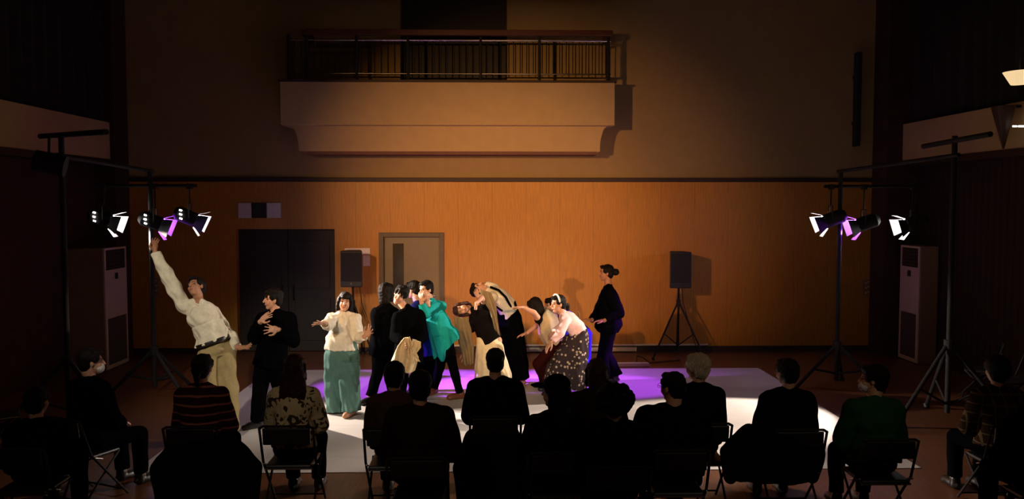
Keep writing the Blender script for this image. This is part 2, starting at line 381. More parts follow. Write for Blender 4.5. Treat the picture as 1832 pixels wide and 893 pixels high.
# ------------------------------------------------------------------ loudspeakers on tripods
def tripod(e, x, y, hub, top, spread, r, m, angles, foot=.0, brace=True):
    bm = newbm(); tube(bm, (x, y, .12), (x, y, top), r); build('pole', bm, m, e)
    bm = newbm(); tube(bm, (x, y, hub-.05), (x, y, hub+.07), r*1.9); build('collar', bm, m, e)
    for an in angles:
        dx, dy = math.cos(an)*spread, math.sin(an)*spread
        bm = newbm(); tube(bm, (x+dx*.05, y+dy*.05, hub), (x+dx, y+dy, .02), r*.8)
        lg = build('leg', bm, m, e)
        bm = newbm(); tube(bm, (x+dx*.97, y+dy*.97, 0), (x+dx*1.01, y+dy*1.01, .05), r*1.2); build('foot', bm, M_blackpl, lg)
        if brace:
            bm = newbm(); tube(bm, (x, y, .22), (x+dx*.55, y+dy*.55, .02+(hub-.02)*.45), r*.5); build('brace', bm, m, lg)
def speaker(px0, px1, pyt, pyb, Y, label, slabel, hub):
    a = at(px0, pyb, Y); b = at(px1, pyt, Y); x = (a.x+b.x)/2; dpt = .34
    s = empty('speaker_stand', (x, Y+.15, 0), slabel, 'stand')
    tripod(s, x, Y+.15, hub, a.z, .50, .019, M_black, (R(200), R(325), R(80)))
    e = empty('loudspeaker', (x, Y+.15, a.z), label, 'loudspeaker')
    bm = newbm(); w2 = (b.x-a.x)/2
    vs = [(x-w2, Y), (x+w2, Y), (x+w2*.62, Y+dpt), (x-w2*.62, Y+dpt)]
    lo = [bm.verts.new((p[0], p[1], a.z)) for p in vs]; hi = [bm.verts.new((p[0], p[1], b.z)) for p in vs]
    bm.faces.new(lo); bm.faces.new(hi[::-1])
    for i in range(4): bm.faces.new((lo[i], hi[i], hi[(i+1) % 4], lo[(i+1) % 4]))
    build('cabinet', bm, M_blackpl, e, bevel=.015)
    bm = newbm(); box(bm, x-w2+.02, x+w2-.02, Y-.012, Y, a.z+.1, b.z-.03); build('grille', bm, M_black, e, bevel=.01)
    bm = newbm(); tube(bm, (x, Y-.016, a.z+.06), (x, Y, a.z+.06), .014); build('badge', bm, M_steel, e)
    c = newbm(); path_tube(c, [(x+.08, Y+.3, a.z+.1), (x+.12, Y+.32, a.z-.3), (x+.2, Y+.36, .7), (x+.42, Y+.42, .012), (x+.7, YW-.15, .012)], .006)
    tag(build('cable', c, M_blackpl, smooth=True), label.replace('black loudspeaker', 'thin black cable hanging from loudspeaker'), 'cable')
speaker(609, 648, 449, 514, 14.25, 'black loudspeaker on tripod left of the grey door', 'black tripod stand carrying the loudspeaker left of grey door', .95)
speaker(1198, 1238, 451, 516, 14.2, 'black loudspeaker on tripod before the bare wall right of the dancers', 'black tripod stand carrying the right-hand loudspeaker', .95)

# ------------------------------------------------------------------ lighting stands, bars and lanterns
def lantern(pos, aim, label, col, power, size, hang, glow, gel=None, beam=None):
    pos = Vector(pos); d = (Vector(aim)-pos).normalized(); FR = frame_of(d); ax, ay = FR.col[0], FR.col[1]
    e = empty('stage_lantern', pos, label, 'stage lamp', 'stage lanterns on the side stands')
    r = .10
    bm = newbm(); tube(bm, pos-d*.17, pos+d*.09, r, seg=24); tube(bm, pos-d*.22, pos-d*.17, r*.6, r, seg=24); build('body', bm, M_black, e)
    bm = newbm(); tube(bm, pos+d*.085, pos+d*.10, r*.88, seg=24)
    build('lens', bm, mat('lens '+('violet' if gel else 'white'), (.1, .1, .1), .3, emit=(gel or (1, .95, .9), glow)), e)
    for s, (u, v) in enumerate(((ax, ay), (-ax, ay), (ay, ax), (-ay, ax))):
        bm = newbm(); base = pos+d*.09+u*r*1.02; tip = base+(d*.82+u*.57).normalized()*(.17 if s < 2 else .14)
        nrm = (tip-base).cross(v).normalized()*.002
        w1, w2 = r*.85, r*1.25
        P = [base-v*w1, base+v*w1, tip+v*w2, tip-v*w2]
        lo = [bm.verts.new(p-nrm) for p in P]; hi = [bm.verts.new(p+nrm) for p in P]
        bm.faces.new(lo); bm.faces.new(hi[::-1])
        for i in range(4): bm.faces.new((lo[i], hi[i], hi[(i+1) % 4], lo[(i+1) % 4]))
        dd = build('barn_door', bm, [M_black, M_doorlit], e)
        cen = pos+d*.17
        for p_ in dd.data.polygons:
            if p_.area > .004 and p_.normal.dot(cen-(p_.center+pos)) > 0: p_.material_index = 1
    top = Vector(hang); side = Vector((d.y, -d.x, 0)).normalized()
    bm = newbm(); ytop = Vector((pos.x, pos.y, pos.z+.2))
    path_tube(bm, [pos+side*(r+.015), ytop+side*(r+.015), ytop-side*(r+.015), pos-side*(r+.015)], .009, seg=8)
    tube(bm, ytop, (pos.x, pos.y, top.z), .011); build('yoke', bm, M_black, e)
    bm = newbm(); box(bm, pos.x-.03, pos.x+.03, pos.y-.04, pos.y+.04, top.z-.045, top.z+.03); build('clamp', bm, M_black, e)
    # vents leak a little light at the back of the can
    bm = newbm()
    for k in (-.6, 0, .6): obox(bm, pos-d*.12+ (-ax*math.cos(k)+Vector((0, 0, 1))*math.sin(k)).normalized()*r*1.0, ax, ay, d, .008, .008, .016)
    build('vent', bm, mat('lens white', (.1, .1, .1)), e)
    spot('lantern_beam', pos+d*.13, beam or aim, power, col, size, .3 if not gel else .5, .03, parent=e)
    return e
def bar(name, a, b, r, label):
    bm = newbm(); tube(bm, a, b, r); return tag(build(name, bm, M_black), label, 'bar')
VIO = (.42, .07, 1.0); COOL = (1, .84, .72)
def light_rig(side, near_px, far_px, yn, yf, lamps, tb):
    w = 'left' if side < 0 else 'right'
    n = gp(near_px, yn, 1.5); f = gp(far_px, yf, 1.5)
    ztop = at(near_px, 243, yn).z
    s = empty('lighting_stand', (n.x, n.y, 0), 'near black lighting stand with long top bar at the %s side' % w, 'stand')
    tripod(s, n.x, n.y, .95 if side > 0 else .8, ztop, .75, .032, M_black, (R(195), R(-20), R(80)))
    bm = newbm(); a = at(tb[0][0], tb[0][1], yn+.7); b = at(tb[1][0], tb[1][1], yn-.7); tube(bm, a, b, .032); build('top_bar', bm, M_black, s)
    s2 = empty('lighting_stand', (f.x, f.y, 0), 'far black lighting stand holding three lanterns at the %s side' % w, 'stand')
    zb_ = 2.92
    tripod(s2, f.x, f.y, .62, 3.12, .62, .032, M_black, (R(185), R(-30), R(60)))
    bar('lighting_bar', (n.x, n.y-.1, at(near_px, 278, yn).z), (f.x, f.y+.1, at(near_px, 278, yn).z-.12), .026, 'black lighting bar running from near to far stand on the %s' % w)
    xs = [gx(l[0], yf, 2.5) for l in lamps]
    bm = newbm(); tube(bm, (min(xs+[f.x])-.1, f.y, zb_), (max(xs+[f.x])+.1, f.y, zb_), .024); build('cross_bar', bm, M_black, s2)
    for (px, py, aim, col, pw, sz, lab, gel) in lamps:
        p = at(px, py, yf); lantern(p, (p.x*.2, p.y+.75, .9), lab, col, pw, sz, (p.x, p.y, zb_), 55, gel, aim)
light_rig(-1, 118, 273, 10.0, 11.7, [
    (188, 393, (-.2, 10.1, 0), COOL, 2000, 31, 'leftmost stage lantern left of the raised arm, white beam', None),
    (278, 398, (.7, 12.25, 0), VIO, 7500, 23, 'stage lantern just above the raised hand, violet glow', VIO),
    (340, 390, (3.0, 9.75, 0), COOL, 2400, 32, 'small stage lantern just right of the raised hand', None)],
    ((72, 244), (190, 236)))
light_rig(1, 1700, 1500, 10.0, 11.9, [
    (1486, 393, (-2.6, 9.75, 0), COOL, 1300, 30, 'leftmost lantern of the right rig, narrow lit edge', None),
    (1545, 400, (-.7, 12.25, 0), VIO, 8500, 23, 'middle lantern of the right rig, violet glow at its top', VIO),
    (1632, 400, (2.6, 9.9, 0), COOL, 1700, 38, 'rightmost lantern of the right rig, dim grey edge', None)],
    ((1652, 262), (1772, 240)))
# black can lantern unlit on the left near bar
e = empty('stage_lantern', at(88, 285, 9.6), 'unlit black lantern hanging from the left near bar', 'stage lamp', 'stage lanterns on the side stands')
p = at(88, 290, 9.6); bm = newbm(); tube(bm, p+Vector((-.16, 0, .02)), p+Vector((.14, .08, -.05)), .12, seg=20); build('body', bm, M_black, e)
bm = newbm(); tube(bm, p+Vector((0, 0, .1)), at(88, 243, 9.6), .014); build('yoke', bm, M_black, e)

# upper right corner: cone wall lamp, lit cream shade, tube light
c = at(1795, 225, 11.2)
e = empty('wall_lamp', c, 'dark inverted cone wall lamp against the right plaster band', 'lamp')
t0 = at(1795, 190, 11.2); b0 = at(1795, 266, 11.2)
bm = newbm(); tube(bm, b0, t0, .012, .15, seg=24); build('shade', bm, mat('dark bronze shade', (.05, .022, .014), .6), e)
bm = newbm(); tube(bm, t0, (XR-.28, t0.y, t0.z), .02); build('bracket', bm, M_black, e)
c = at(1822, 138, 10.6)
e = empty('pendant_lamp', c, 'cream lit lamp shade at the upper right edge', 'lamp')
bm = newbm(); a = at(1824, 151, 10.6); b = at(1824, 128, 10.6); tube(bm, a, b, .10, .19, seg=28)
build('shade', bm, mat('lit cream shade', (.7, .55, .35), .6, emit=((1, .72, .38), .85)), e)
bm = newbm(); tube(bm, b, (b.x, b.y, HC), .01); build('cord', bm, M_black, e)
bm = newbm(); tube(bm, at(1812, 226, 11), at(1819, 226, 11), .012); tube(bm, at(1822, 226, 11), at(1850, 226, 11), .013)
e = tag(build('tube_light', bm, mat('white tube', (.8, .75, .7), .5, emit=((1, .9, .85), 3))), 'thin white tube light in two pieces at the right edge', 'lamp')

# ------------------------------------------------------------------ bodies and clothes as merged volumes
class Vol:
    def __init__(s): s.bm = bmesh.new()
    def ell(s, c, r, axes=None):
        M = Matrix.Translation(c)
        if axes: M = M @ Matrix([Vector(a).normalized() for a in axes]).transposed().to_4x4()
        bmesh.ops.create_icosphere(s.bm, subdivisions=3, radius=1, matrix=M @ Matrix.Diagonal((r[0], r[1], r[2], 1)))
        return s
    def ball(s, c, r): return s.ell(c, (r, r, r))
    def cone(s, a, b, ra, rb, seg=18):
        a, b = Vector(a), Vector(b)
        if (b-a).length > 1e-4: tube(s.bm, a, b, ra, rb, seg)
        return s
    def cap(s, a, b, ra, rb, ends=3):
        s.cone(a, b, ra, rb)
        if ends & 1: s.ball(a, ra)
        if ends & 2: s.ball(b, rb)
        return s
    def chain(s, pts, rs, flat_end=False):
        for i in range(len(pts)-1):
            s.cap(pts[i], pts[i+1], rs[i], rs[i+1], 3 if not (flat_end and i == len(pts)-2) else 1)
        return s
    def rings(s, rs, seg=44, fold=0, nf=9, ph=0):
        """closed loft; rs = [(centre, half-width vector, half-depth vector)], folds grow along the loft"""
        bm = s.bm; prev = None; n = len(rs); first = None
        for i, (c, a, b) in enumerate(rs):
            c = Vector(c); a = Vector(a); b = Vector(b); vs = []
            k = fold*(i/max(1, n-1))
            for j in range(seg):
                t = 2*PI*j/seg; q = 1+k*math.sin(nf*t+ph+.5*math.sin(3*t+i*.4))
                vs.append(bm.verts.new(c+(a*math.cos(t)+b*math.sin(t))*q))
            if prev:
                for j in range(seg): bm.faces.new((prev[j], prev[(j+1) % seg], vs[(j+1) % seg], vs[j]))
            else: bm.faces.new(vs[::-1])
            prev = vs
        bm.faces.new(prev); bmesh.ops.recalc_face_normals(bm, faces=bm.faces)
        return s
    def make(s, name, m, parent, voxel=.008, smooth=3, fold=0, fdir=None, fscale=26, seed=0, paint=None):
        me = bpy.data.meshes.new('tmp'); s.bm.to_mesh(me); s.bm.free()
        o = bpy.data.objects.new('tmp', me); C.objects.link(o)
        r = o.modifiers.new('r', 'REMESH'); r.mode = 'VOXEL'; r.voxel_size = voxel; r.use_smooth_shade = True
        if smooth: q = o.modifiers.new('s', 'SMOOTH'); q.iterations = smooth; q.factor = .5
        dg = bpy.context.evaluated_depsgraph_get(); dg.update()
        out = bpy.data.meshes.new_from_object(o.evaluated_get(dg)); out.name = name
        bpy.data.objects.remove(o); bpy.data.meshes.remove(me)
        n = len(out.vertices); co = np.empty(n*3, 'f'); out.vertices.foreach_get('co', co); co = co.reshape(-1, 3)
        if fold:
            no = np.empty(n*3, 'f'); out.vertices.foreach_get('normal', no); no = no.reshape(-1, 3)
            d = np.array(Vector(fdir or (0, 0, 1)).normalized()); u = np.array(frame_of(Vector(d)).col[0]); v = np.cross(d, u)
            a, b, c = co@u*fscale, co@v*fscale, co@d*fscale
            h = np.sin(a+1.3*np.sin(c*.31+seed)+seed)*.5+np.sin(b*1.2+1.1*np.sin(c*.4+a*.2)+seed*2)*.5+.45*np.sin(a*.6-c*.9+1.5*np.sin(b*.5)+seed)+.3*np.sin(2.1*a+b+.8*c)
            co = co+no*(h*fold)[:, None].astype('f')
        co = co-np.array(root_loc(parent), 'f')
        out.vertices.foreach_set('co', co.astype('f').ravel())
        out.materials.clear()
        for mm in (m if isinstance(m, list) else [m]): out.materials.append(mm)
        if paint:
            nf = len(out.polygons); ce = np.empty(nf*3, 'f'); out.polygons.foreach_get('center', ce); ce = ce.reshape(-1, 3)+np.array(root_loc(parent), 'f')
            idx = np.zeros(nf, 'i')
            for k, c, axes, r in paint:
                q = (ce-np.array(c))@np.array([list(a) for a in axes]).T/np.array(r)
                idx[(q**2).sum(1) < 1] = k
            out.polygons.foreach_set('material_index', idx)
        out.update()
        ob = bpy.data.objects.new(name, out); link(ob, parent); return ob

def nrm(v): return Vector(v).normalized()
def hand(V, w, d, n, side, curl=.35, spread=.12, sc=1.0, big=1.0):
    """w wrist point, d direction of the fingers, n palm normal (fingers curl towards it), side +1/-1 where the thumb leaves"""
    d = nrm(d); n = Vector(n); n = nrm(n-d*n.dot(d)); x = d.cross(n)*side
    V.ell(w+d*.045*sc, (.040*sc*big, .016*sc*big, .052*sc), (x, n, d)); V.cap(w-d*.01, w+d*.03*sc, .026*sc, .024*sc)
    for i, (off, ln) in enumerate(((.030, .072), (.010, .080), (-.011, .074), (-.030, .058))):
        b = w+(d*.080+x*off)*sc; dd = nrm(d+x*spread*(1.5-i)*1.2); c = curl*(.75+.2*i)
        p = b; r = (.0095-.0005*i)*sc*big; p0 = w+(d*.035+x*off*.7)*sc; V.cap(p0, p, r*1.1, r*1.05)
        for k in range(3):
            dd = nrm(dd*math.cos(c*.7)+n*math.sin(c*.7)); q = p+dd*ln*sc*(.45, .31, .24)[k]; V.cap(p, q, r, r*.92); p = q; r *= .92
            nn = n
    t0 = w+(d*.022+x*.028)*sc; t1 = t0+nrm(x*.85+d*.65+n*.3)*.036*sc; t2 = t1+nrm(x*.35+d*.9+n*.35)*.032*sc; t3 = t2+nrm(d+n*.3)*.022*sc
    V.chain([w+(d*.012+x*.012)*sc, t0, t1, t2, t3], [.016*sc, .0145*sc, .0115*sc*big, .010*sc*big, .0085*sc*big])

def head(V, c, f, u, sc=1.0):
    f = nrm(f); u = Vector(u); u = nrm(u-f*u.dot(f)); r = f.cross(u)
    def p(a, b, d): return c+(r*a+f*b+u*d)*sc
    ax = (r, f, u)
    E = lambda q, rr: V.ell(q, tuple(k*sc for k in rr), ax)
    E(p(0, -.012, .035), (.074, .092, .083)); E(p(0, .022, -.03), (.060, .066, .080)); E(p(0, .055, -.088), (.028, .026, .022))
    E(p(.032, .06, -.028), (.026, .026, .030)); E(p(-.032, .06, -.028), (.026, .026, .030))
    E(p(0, .075, .03), (.050, .014, .012))
    V.cap(p(0, .088, .018), p(0, .108, -.018), .009*sc, .0135*sc); E(p(0, .086, -.052), (.024, .011, .010)); 
    for s in (1, -1): E(p(s*.074, -.002, -.004), (.009, .018, .030))
    V.cap(p(0, -.03, -.06), p(0, -.03, -.06)-u*.03, .052*sc, .052*sc)
    return ax, p
def person(label, Y0, J, f=None, skin=None, hands=None, curl=.35, spread=.12, scale=1.0, girth=1.0, voxel=.0062, feet=True, face=True, group=None):
    """J: joints as (px, py[, dy]) in the photo frame or Vectors"""
    P = {}
    for k, v in J.items():
        P[k] = v if isinstance(v, Vector) else at(v[0], v[1], Y0+(v[2] if len(v) > 2 else 0))
    P['f'] = nrm(f if f else (0, -1, 0)); P.setdefault('hf', P['f']); P.setdefault('hu', Vector((0, 0, 1)))
    base = (P['ana']+P['anb'])/2; base.z = 0
    e = empty('person', base, label, 'person', group)
    V = Vol(); g = girth
    up = nrm(P['neck']-P['pelvis']); rt = nrm(P['shb']-P['sha'])
    rt = nrm(rt-up*rt.dot(up)); fw = rt.cross(up); P['fw'] = fw; P['rt'] = rt; P['up'] = up
    ax, hp = head(V, P['head'], P['hf'], P['hu'], scale); P['hp'] = hp; P['hax'] = ax
    V.cap(P['neck']-up*.03, P['head']-ax[2]*.06-ax[1]*.02, .056*g, .052*g)
    hips = P['hipb']-P['hipa'] if 'hipa' in P else rt*.17
    if 'hipa' not in P: P['hipa'] = P['pelvis']-rt*.09-up*.03; P['hipb'] = P['pelvis']+rt*.09-up*.03
    ch = P.get('chest', P['neck'].lerp(P['pelvis'], .35)); P['chest'] = ch
    wa = P.get('waist', ch.lerp(P['pelvis'], .6)); P['waist'] = wa
    u1 = nrm(P['neck']-wa); u2 = nrm(ch-P['pelvis'])
    V.ell(P['pelvis'], (.155*g, .11*g, .11), (rt, fw, u2)); V.ell(wa, (.125*g, .095*g, .13), (rt, fw, u2)); V.ell(ch, (.15*g, .11*g, .17), (rt, fw, u1))
    V.cap(P['sha'], P['shb'], .058*g, .058*g); V.cap(P['neck'], P['sha'], .05, .052*g); V.cap(P['neck'], P['shb'], .05, .052*g)
    for s in 'ab':
        V.chain([P['sh'+s], P['el'+s], P['wr'+s]], [.050*g, .041*g, .026]); V.cap(P['hip'+s], P['kn'+s], .082*g, .055*g)
        V.chain([P['kn'+s], P['kn'+s].lerp(P['an'+s], .35), P['an'+s]], [.053*g, .056*g, .036])
        hs = (hands or {}).get(s)
        if hs: hand(V, P['wr'+s], hs[0], hs[1], hs[2], hs[3] if len(hs) > 3 else curl, hs[4] if len(hs) > 4 else spread, 1.05*scale)
        else:
            d = nrm(P['wr'+s]-P['el'+s]); hand(V, P['wr'+s], d, P['fw']-Vector((0, 0, .3)), 1 if s == 'a' else -1, curl, spread)
        to = P.get('to'+s) or Vector((P['f'].x, P['f'].y, 0)); to = nrm(to); P['to'+s] = to; an = P['an'+s]
        sd = Vector((-to.y, to.x, 0)); zz = Vector((0, 0, 1))
        V.cap(an, an-zz*(an.z-.045)-to*.02, .036, .036)
        V.ell(Vector((an.x, an.y, .042))+to*.06, (.125, .040, .034), (to, sd, zz)); V.ell(Vector((an.x, an.y, .030))+to*.125, (.055, .043, .022), (to, sd, zz))
    paint = []
    if face:
        for s in (1, -1):
            paint += [(1, hp(s*.029, .088, .012), ax, (.015, .03, .0075)), (1, hp(s*.030, .088, .034), ax, (.021, .03, .0050))]
        paint += [(2, hp(0, .095, -.052), ax, (.023, .03, .0090))]
    b = V.make('body', [skin or M_skin, M_eye, M_lip], e, voxel, 2, paint=paint)
    P['e'] = e; P['g'] = g; P['sc'] = scale
    return P
def hair(P, style='short', m=None, voxel=.008, extra=None, vol=1.0):
    hp, ax, e, sc = P['hp'], P['hax'], P['e'], P['sc']; V = Vol(); k = sc*vol
    E = lambda q, rr: V.ell(q, tuple(x*k for x in rr), ax)
    E(hp(0, -.028, .048), (.086, .098, .088)); E(hp(0, -.055, .0), (.080, .062, .088))
    E(hp(0, .045, .094), (.060, .045, .028))
    for s in (1, -1): E(hp(s*.068, .018, .045), (.020, .045, .045))
    if style in ('fringe', 'bob', 'long'): E(hp(0, .072, .068), (.056, .022, .026))
    if style in ('bob', 'long'):
        for s in (1, -1): V.cap(hp(s*.075, -.01, .03), hp(s*.080, 0, -.09), .030*k, .026*k)
        V.cap(hp(0, -.06, .02), hp(0, -.065, -.10), .072*k, .058*k); V.cap(hp(.04, -.055, .02), hp(.045, -.055, -.11), .045*k, .036*k); V.cap(hp(-.04, -.055, .02), hp(-.045, -.055, -.11), .045*k, .036*k)
    if style == 'long':
        z = Vector((0, 0, 1))
        for s in (-.05, 0, .05): V.chain([hp(s, -.06, -.05), hp(s*1.3, -.09, -.2), hp(s*1.25, -.10, -.36), hp(s*.9, -.10, -.45)], [.055*k, .055*k, .045*k, .018*k])
    if style == 'bun': V.ball(hp(0, -.15, .015), .052*k); V.cap(hp(0, -.1, .02), hp(0, -.14, .015), .045, .04)
    if style == 'pony': V.chain([hp(0, -.10, -.01), hp(0, -.15, -.03), hp(0, -.155, -.12)], [.03, .032, .016])
    if style == 'curly':
        rnd = random.Random(3)
        for i in range(60):
            t = rnd.uniform(0, 2*PI); z = rnd.uniform(-.6, 1); q = math.sqrt(max(0, 1-z*z)); a, b, c = q*math.cos(t)*.12, q*math.sin(t)*.12-.03, z*.12+.02
            if b < .07: V.ball(hp(a, b, c), rnd.uniform(.025, .042))
    if style == 'messy':
        rnd = random.Random(5)
        for i in range(34):
            t = rnd.uniform(0, 2*PI); q = rnd.uniform(.3, 1); a, b, c = q*math.cos(t)*.085, q*math.sin(t)*.09-.02, .06+.07*math.sqrt(1-q*q*.9)
            V.cap(hp(a, b, c), hp(a*1.2, b*1.15+.012, c-.03-.03*q), .018, .010)
    if extra: extra(V, hp)
    return V.make('hair', m or M_hair, e, voxel, 2, fold=.0028, fdir=ax[2], fscale=150)
def lerp_chain(a, b, c, t):
    """point sequence a-b-c cut at fraction t of the second leg; t<=0 cuts in the first"""
    return [a, b, b.lerp(c, t)] if t > 0 else [a, a.lerp(b, 1+t)]
def top(P, m, infl=.016, sleeve=.92, name='shirt', hem=.0, loose=0, fold=.005, fscale=34, seed=0, voxel=.009):
    V = Vol(); g = P['g']; rt, fw, up = P['rt'], P['fw'], P['up']; ch, wa, pe = P['chest'], P['waist'], P['pelvis']
    u1 = nrm(P['neck']-wa); u2 = nrm(ch-pe); i = infl
    V.ell(ch, (.155*g+i, .115*g+i, .175), (rt, fw, u1)); V.ell(wa, (.135*g+i+loose, .105*g+i+loose, .13+loose), (rt, fw, u2))
    V.cap(P['sha'], P['shb'], .060*g+i, .060*g+i)
    for s in 'ab':
        V.cap(P['neck']-up*.015, P['sh'+s], .052+i*.5, .056*g+i)
        if sleeve is not None and sleeve > -.9:
            pts = lerp_chain(P['sh'+s], P['el'+s], P['wr'+s], sleeve); rs = [.056*g+i+loose*.3, .047*g+i+loose*.3, .036+i*.7+loose*.2][:len(pts)]
            V.chain(pts, rs, flat_end=True)
    if hem is not None:
        dn = -u2
        V.rings([(ch.lerp(wa, .4), rt*(.15*g+i), fw*(.11*g+i)), (wa, rt*(.145*g+i+loose), fw*(.11*g+i+loose)), (pe+dn*hem, rt*(.165*g+i+loose), fw*(.125*g+i+loose))], fold=.03)
    V.cap(P['neck']-up*.02, P['neck']+up*.015, .058, .056)
    return V.make(name, m, P['e'], voxel, 3, fold=fold, fdir=up, fscale=fscale, seed=seed)
def trousers(P, m, r=(.105, .08, .07), name='trousers', end=.97, fold=.005, hemr=None, seed=1, voxel=.009):
    V = Vol(); g = P['g']; u2 = nrm(P['chest']-P['pelvis'])
    V.ell(P['pelvis'], (.165*g+.012, .122*g+.012, .115), (P['rt'], P['fw'], u2))
    V.rings([(P['pelvis']+u2*.13, P['rt']*.140*g, P['fw']*.112*g), (P['pelvis'], P['rt']*.17*g, P['fw']*.128*g), (P['pelvis']-u2*.07, P['rt']*.16*g, P['fw']*.12*g)])
    for s in 'ab':
        an = P['kn'+s].lerp(P['an'+s], end)
        V.cap(P['hip'+s], P['kn'+s], r[0]*g, r[1]*g); V.cap(P['kn'+s], an, r[1]*g, hemr or r[2]*g, 1)
    return V.make(name, m, P['e'], voxel, 3, fold=fold, fdir=P['kna']-P['hipa'], fscale=30, seed=seed)
def shoes(P, m, name='shoe'):
    for s in 'ab':
        V = Vol(); an = P['an'+s]; to = P['to'+s]; sd = Vector((-to.y, to.x, 0)); zz = Vector((0, 0, 1)); q = Vector((an.x, an.y, .046))
        V.ell(q+to*.055, (.145, .052, .046), (to, sd, zz)); V.ell(q+to*.13-zz*.012, (.07, .052, .034), (to, sd, zz)); V.cap(q-to*.02, q+zz*.05-to*.02, .048, .046)
        V.make(name, m, P['e'], .009, 2)
def collar(P, m):
    V = Vol(); n = P['neck']; up = P['up']
    for s in (1, -1): V.cap(n+P['rt']*.045*s+up*.02-P['fw']*-.0, n+P['fw']*.065-up*.03+P['rt']*.02*s, .016, .013)
    V.cap(n-P['fw']*.05+up*.03-P['rt']*.04, n-P['fw']*.05+up*.03+P['rt']*.04, .016, .016)
    V.make('collar', m, P['e'], .007, 1)
def belt(P, m, c, wv, dv, h=.035):
    V = Vol(); u = nrm(Vector(wv).cross(dv)); V.rings([(c-u*h/2, wv, dv), (c+u*h/2, wv, dv)]); return V.make('belt', m, P['e'], .007, 0)
def sheet(name, pts, m, parent, fold=.018, nf=4, thick=.006, nseg=28, rows=24, fdir=(0, -1, 0), seed=0, label=None):
    """hanging cloth: pts = [(left point, right point), ...] from top to bottom"""
    bm = newbm(); n = nrm(fdir); A = []
    for i in range(rows+1):
        t = i/rows*(len(pts)-1); k = min(int(t), len(pts)-2); q = t-k; q = q*q*(3-2*q)*.5+q*.5
        a = Vector(pts[k][0]).lerp(Vector(pts[k+1][0]), q); b = Vector(pts[k][1]).lerp(Vector(pts[k+1][1]), q); row = []
        for j in range(nseg+1):
            s = j/nseg; amp = fold*(.4+.6*i/rows)
            row.append(a.lerp(b, s)+n*amp*(math.sin(s*nf*2*PI+seed+.8*math.sin(i*.22+seed))+.4*math.sin(s*nf*3.7+i*.3)))
        A.append(row)
    vf = [[bm.verts.new(p+n*thick/2) for p in r] for r in A]; vb = [[bm.verts.new(p-n*thick/2) for p in r] for r in A]
    for i in range(rows):
        for j in range(nseg):
            bm.faces.new((vf[i][j], vf[i][j+1], vf[i+1][j+1], vf[i+1][j])); bm.faces.new((vb[i][j], vb[i+1][j], vb[i+1][j+1], vb[i][j+1]))
        bm.faces.new((vf[i][0], vf[i+1][0], vb[i+1][0], vb[i][0])); bm.faces.new((vf[i][-1], vb[i][-1], vb[i+1][-1], vf[i+1][-1]))
    for j in range(nseg):
        bm.faces.new((vf[0][j], vb[0][j], vb[0][j+1], vf[0][j+1])); bm.faces.new((vf[-1][j], vf[-1][j+1], vb[-1][j+1], vb[-1][j]))
    return build(name, bm, m, parent, smooth=True)
def G(px, Y, z=.085): return gp(px, Y, z)

# ---- patterned cloths
def spots_pattern(scale, col, thr):
    def f(nt, co, src):
        v = nt.nodes.new('ShaderNodeTexVoronoi'); v.inputs['Scale'].default_value = scale; nt.links.new(co, v.inputs['Vector'])
        return mixc(nt, math_(nt, 'LESS_THAN', v.outputs['Distance'], thr), src, col)
    return f
def stripes(axis, step, w, col):
    def f(nt, co, src):
        m = math_(nt, 'MODULO', math_(nt, 'ADD', sep(nt, co)[axis], 50), step)
        return mixc(nt, math_(nt, 'LESS_THAN', m, w), src, col)
    return f
def blotches(scale, col, thr):
    def f(nt, co, src):
        v = nt.nodes.new('ShaderNodeTexNoise'); v.inputs['Scale'].default_value = scale; v.inputs['Distortion'].default_value = 1.2; nt.links.new(co, v.inputs['Vector'])
        return mixc(nt, math_(nt, 'GREATER_THAN', v.outputs['Fac'], thr), src, col)
    return f
K_black = fabric('black cloth', (.0025, .0025, .003)); K_black2 = fabric('soft black knit', (.007, .006, .006))
K_shirt = fabric('ivory shirt cotton', (.72, .65, .49)); K_khaki = fabric('khaki twill', (.36, .28, .13))
K_white = fabric('off white blouse', (.74, .68, .54)); K_green = fabric('sage green cloth', (.095, .19, .16))
K_cream = fabric('cream cloth', (.66, .52, .30)); K_turq = fabric('turquoise cloth', (.010, .36, .34)); K_navy = fabric('navy cloth', (.008, .010, .045))
K_taupe = fabric('taupe wool', (.22, .16, .085)); K_vest = fabric('beige knit', (.52, .41, .24)); K_pink = fabric('pale pink knit', (.88, .60, .60))
K_blue = fabric('bright blue cloth', (.03, .03, .42)); K_skirt = overlay(fabric('patterned skirt cloth', (.045, .032, .035)), spots_pattern(19, (.50, .40, .30, 1), .30))
K_tan = mat('tan leather', (.40, .19, .09), .5); K_shoe = mat('black leather', (.012, .01, .01), .35); K_brown = mat('brown leather', (.22, .07, .035), .4)
K_maroon = fabric('dark maroon cloth', (.030, .006, .005))

# ================================================================== PERFORMERS (left to right)
# man in ivory shirt, arm raised
Y = 9.45
P = person('man in ivory shirt and khaki trousers leaning back, one arm raised high', Y, dict(
    head=(351, 515), neck=(355, 541), chest=(364, 567), waist=(380, 598), pelvis=(386, 627),
    sha=(331, 549), ela=(303, 500), wra=(277, 449), shb=(381, 562, .12), elb=(408, 597, .18), wrb=(426, 622, .0),
    kna=(371, 705, -.05), knb=(407, 705, .05), ana=G(368, Y-.05), anb=G(412, Y+.05), hf=Vector((-.35, -.8, .45)), hu=Vector((-.25, .35, .9)), toa=Vector((-.3, -1, 0)), tob=Vector((.3, -1, 0))),
    skin=M_skin2, hands={'a': (Vector((.05, -.1, 1)), Vector((.8, -.6, 0)), -1, .5, .1), 'b': (Vector((1, -.1, .05)), Vector((0, -.4, 1)), 1, .25, .25)}, scale=1.0)
top(P, K_shirt, .022, .93, loose=.014, hem=-.10, fold=.011, seed=2, fscale=42); collar(P, K_shirt)
c = P['pelvis']+P['up']*.10
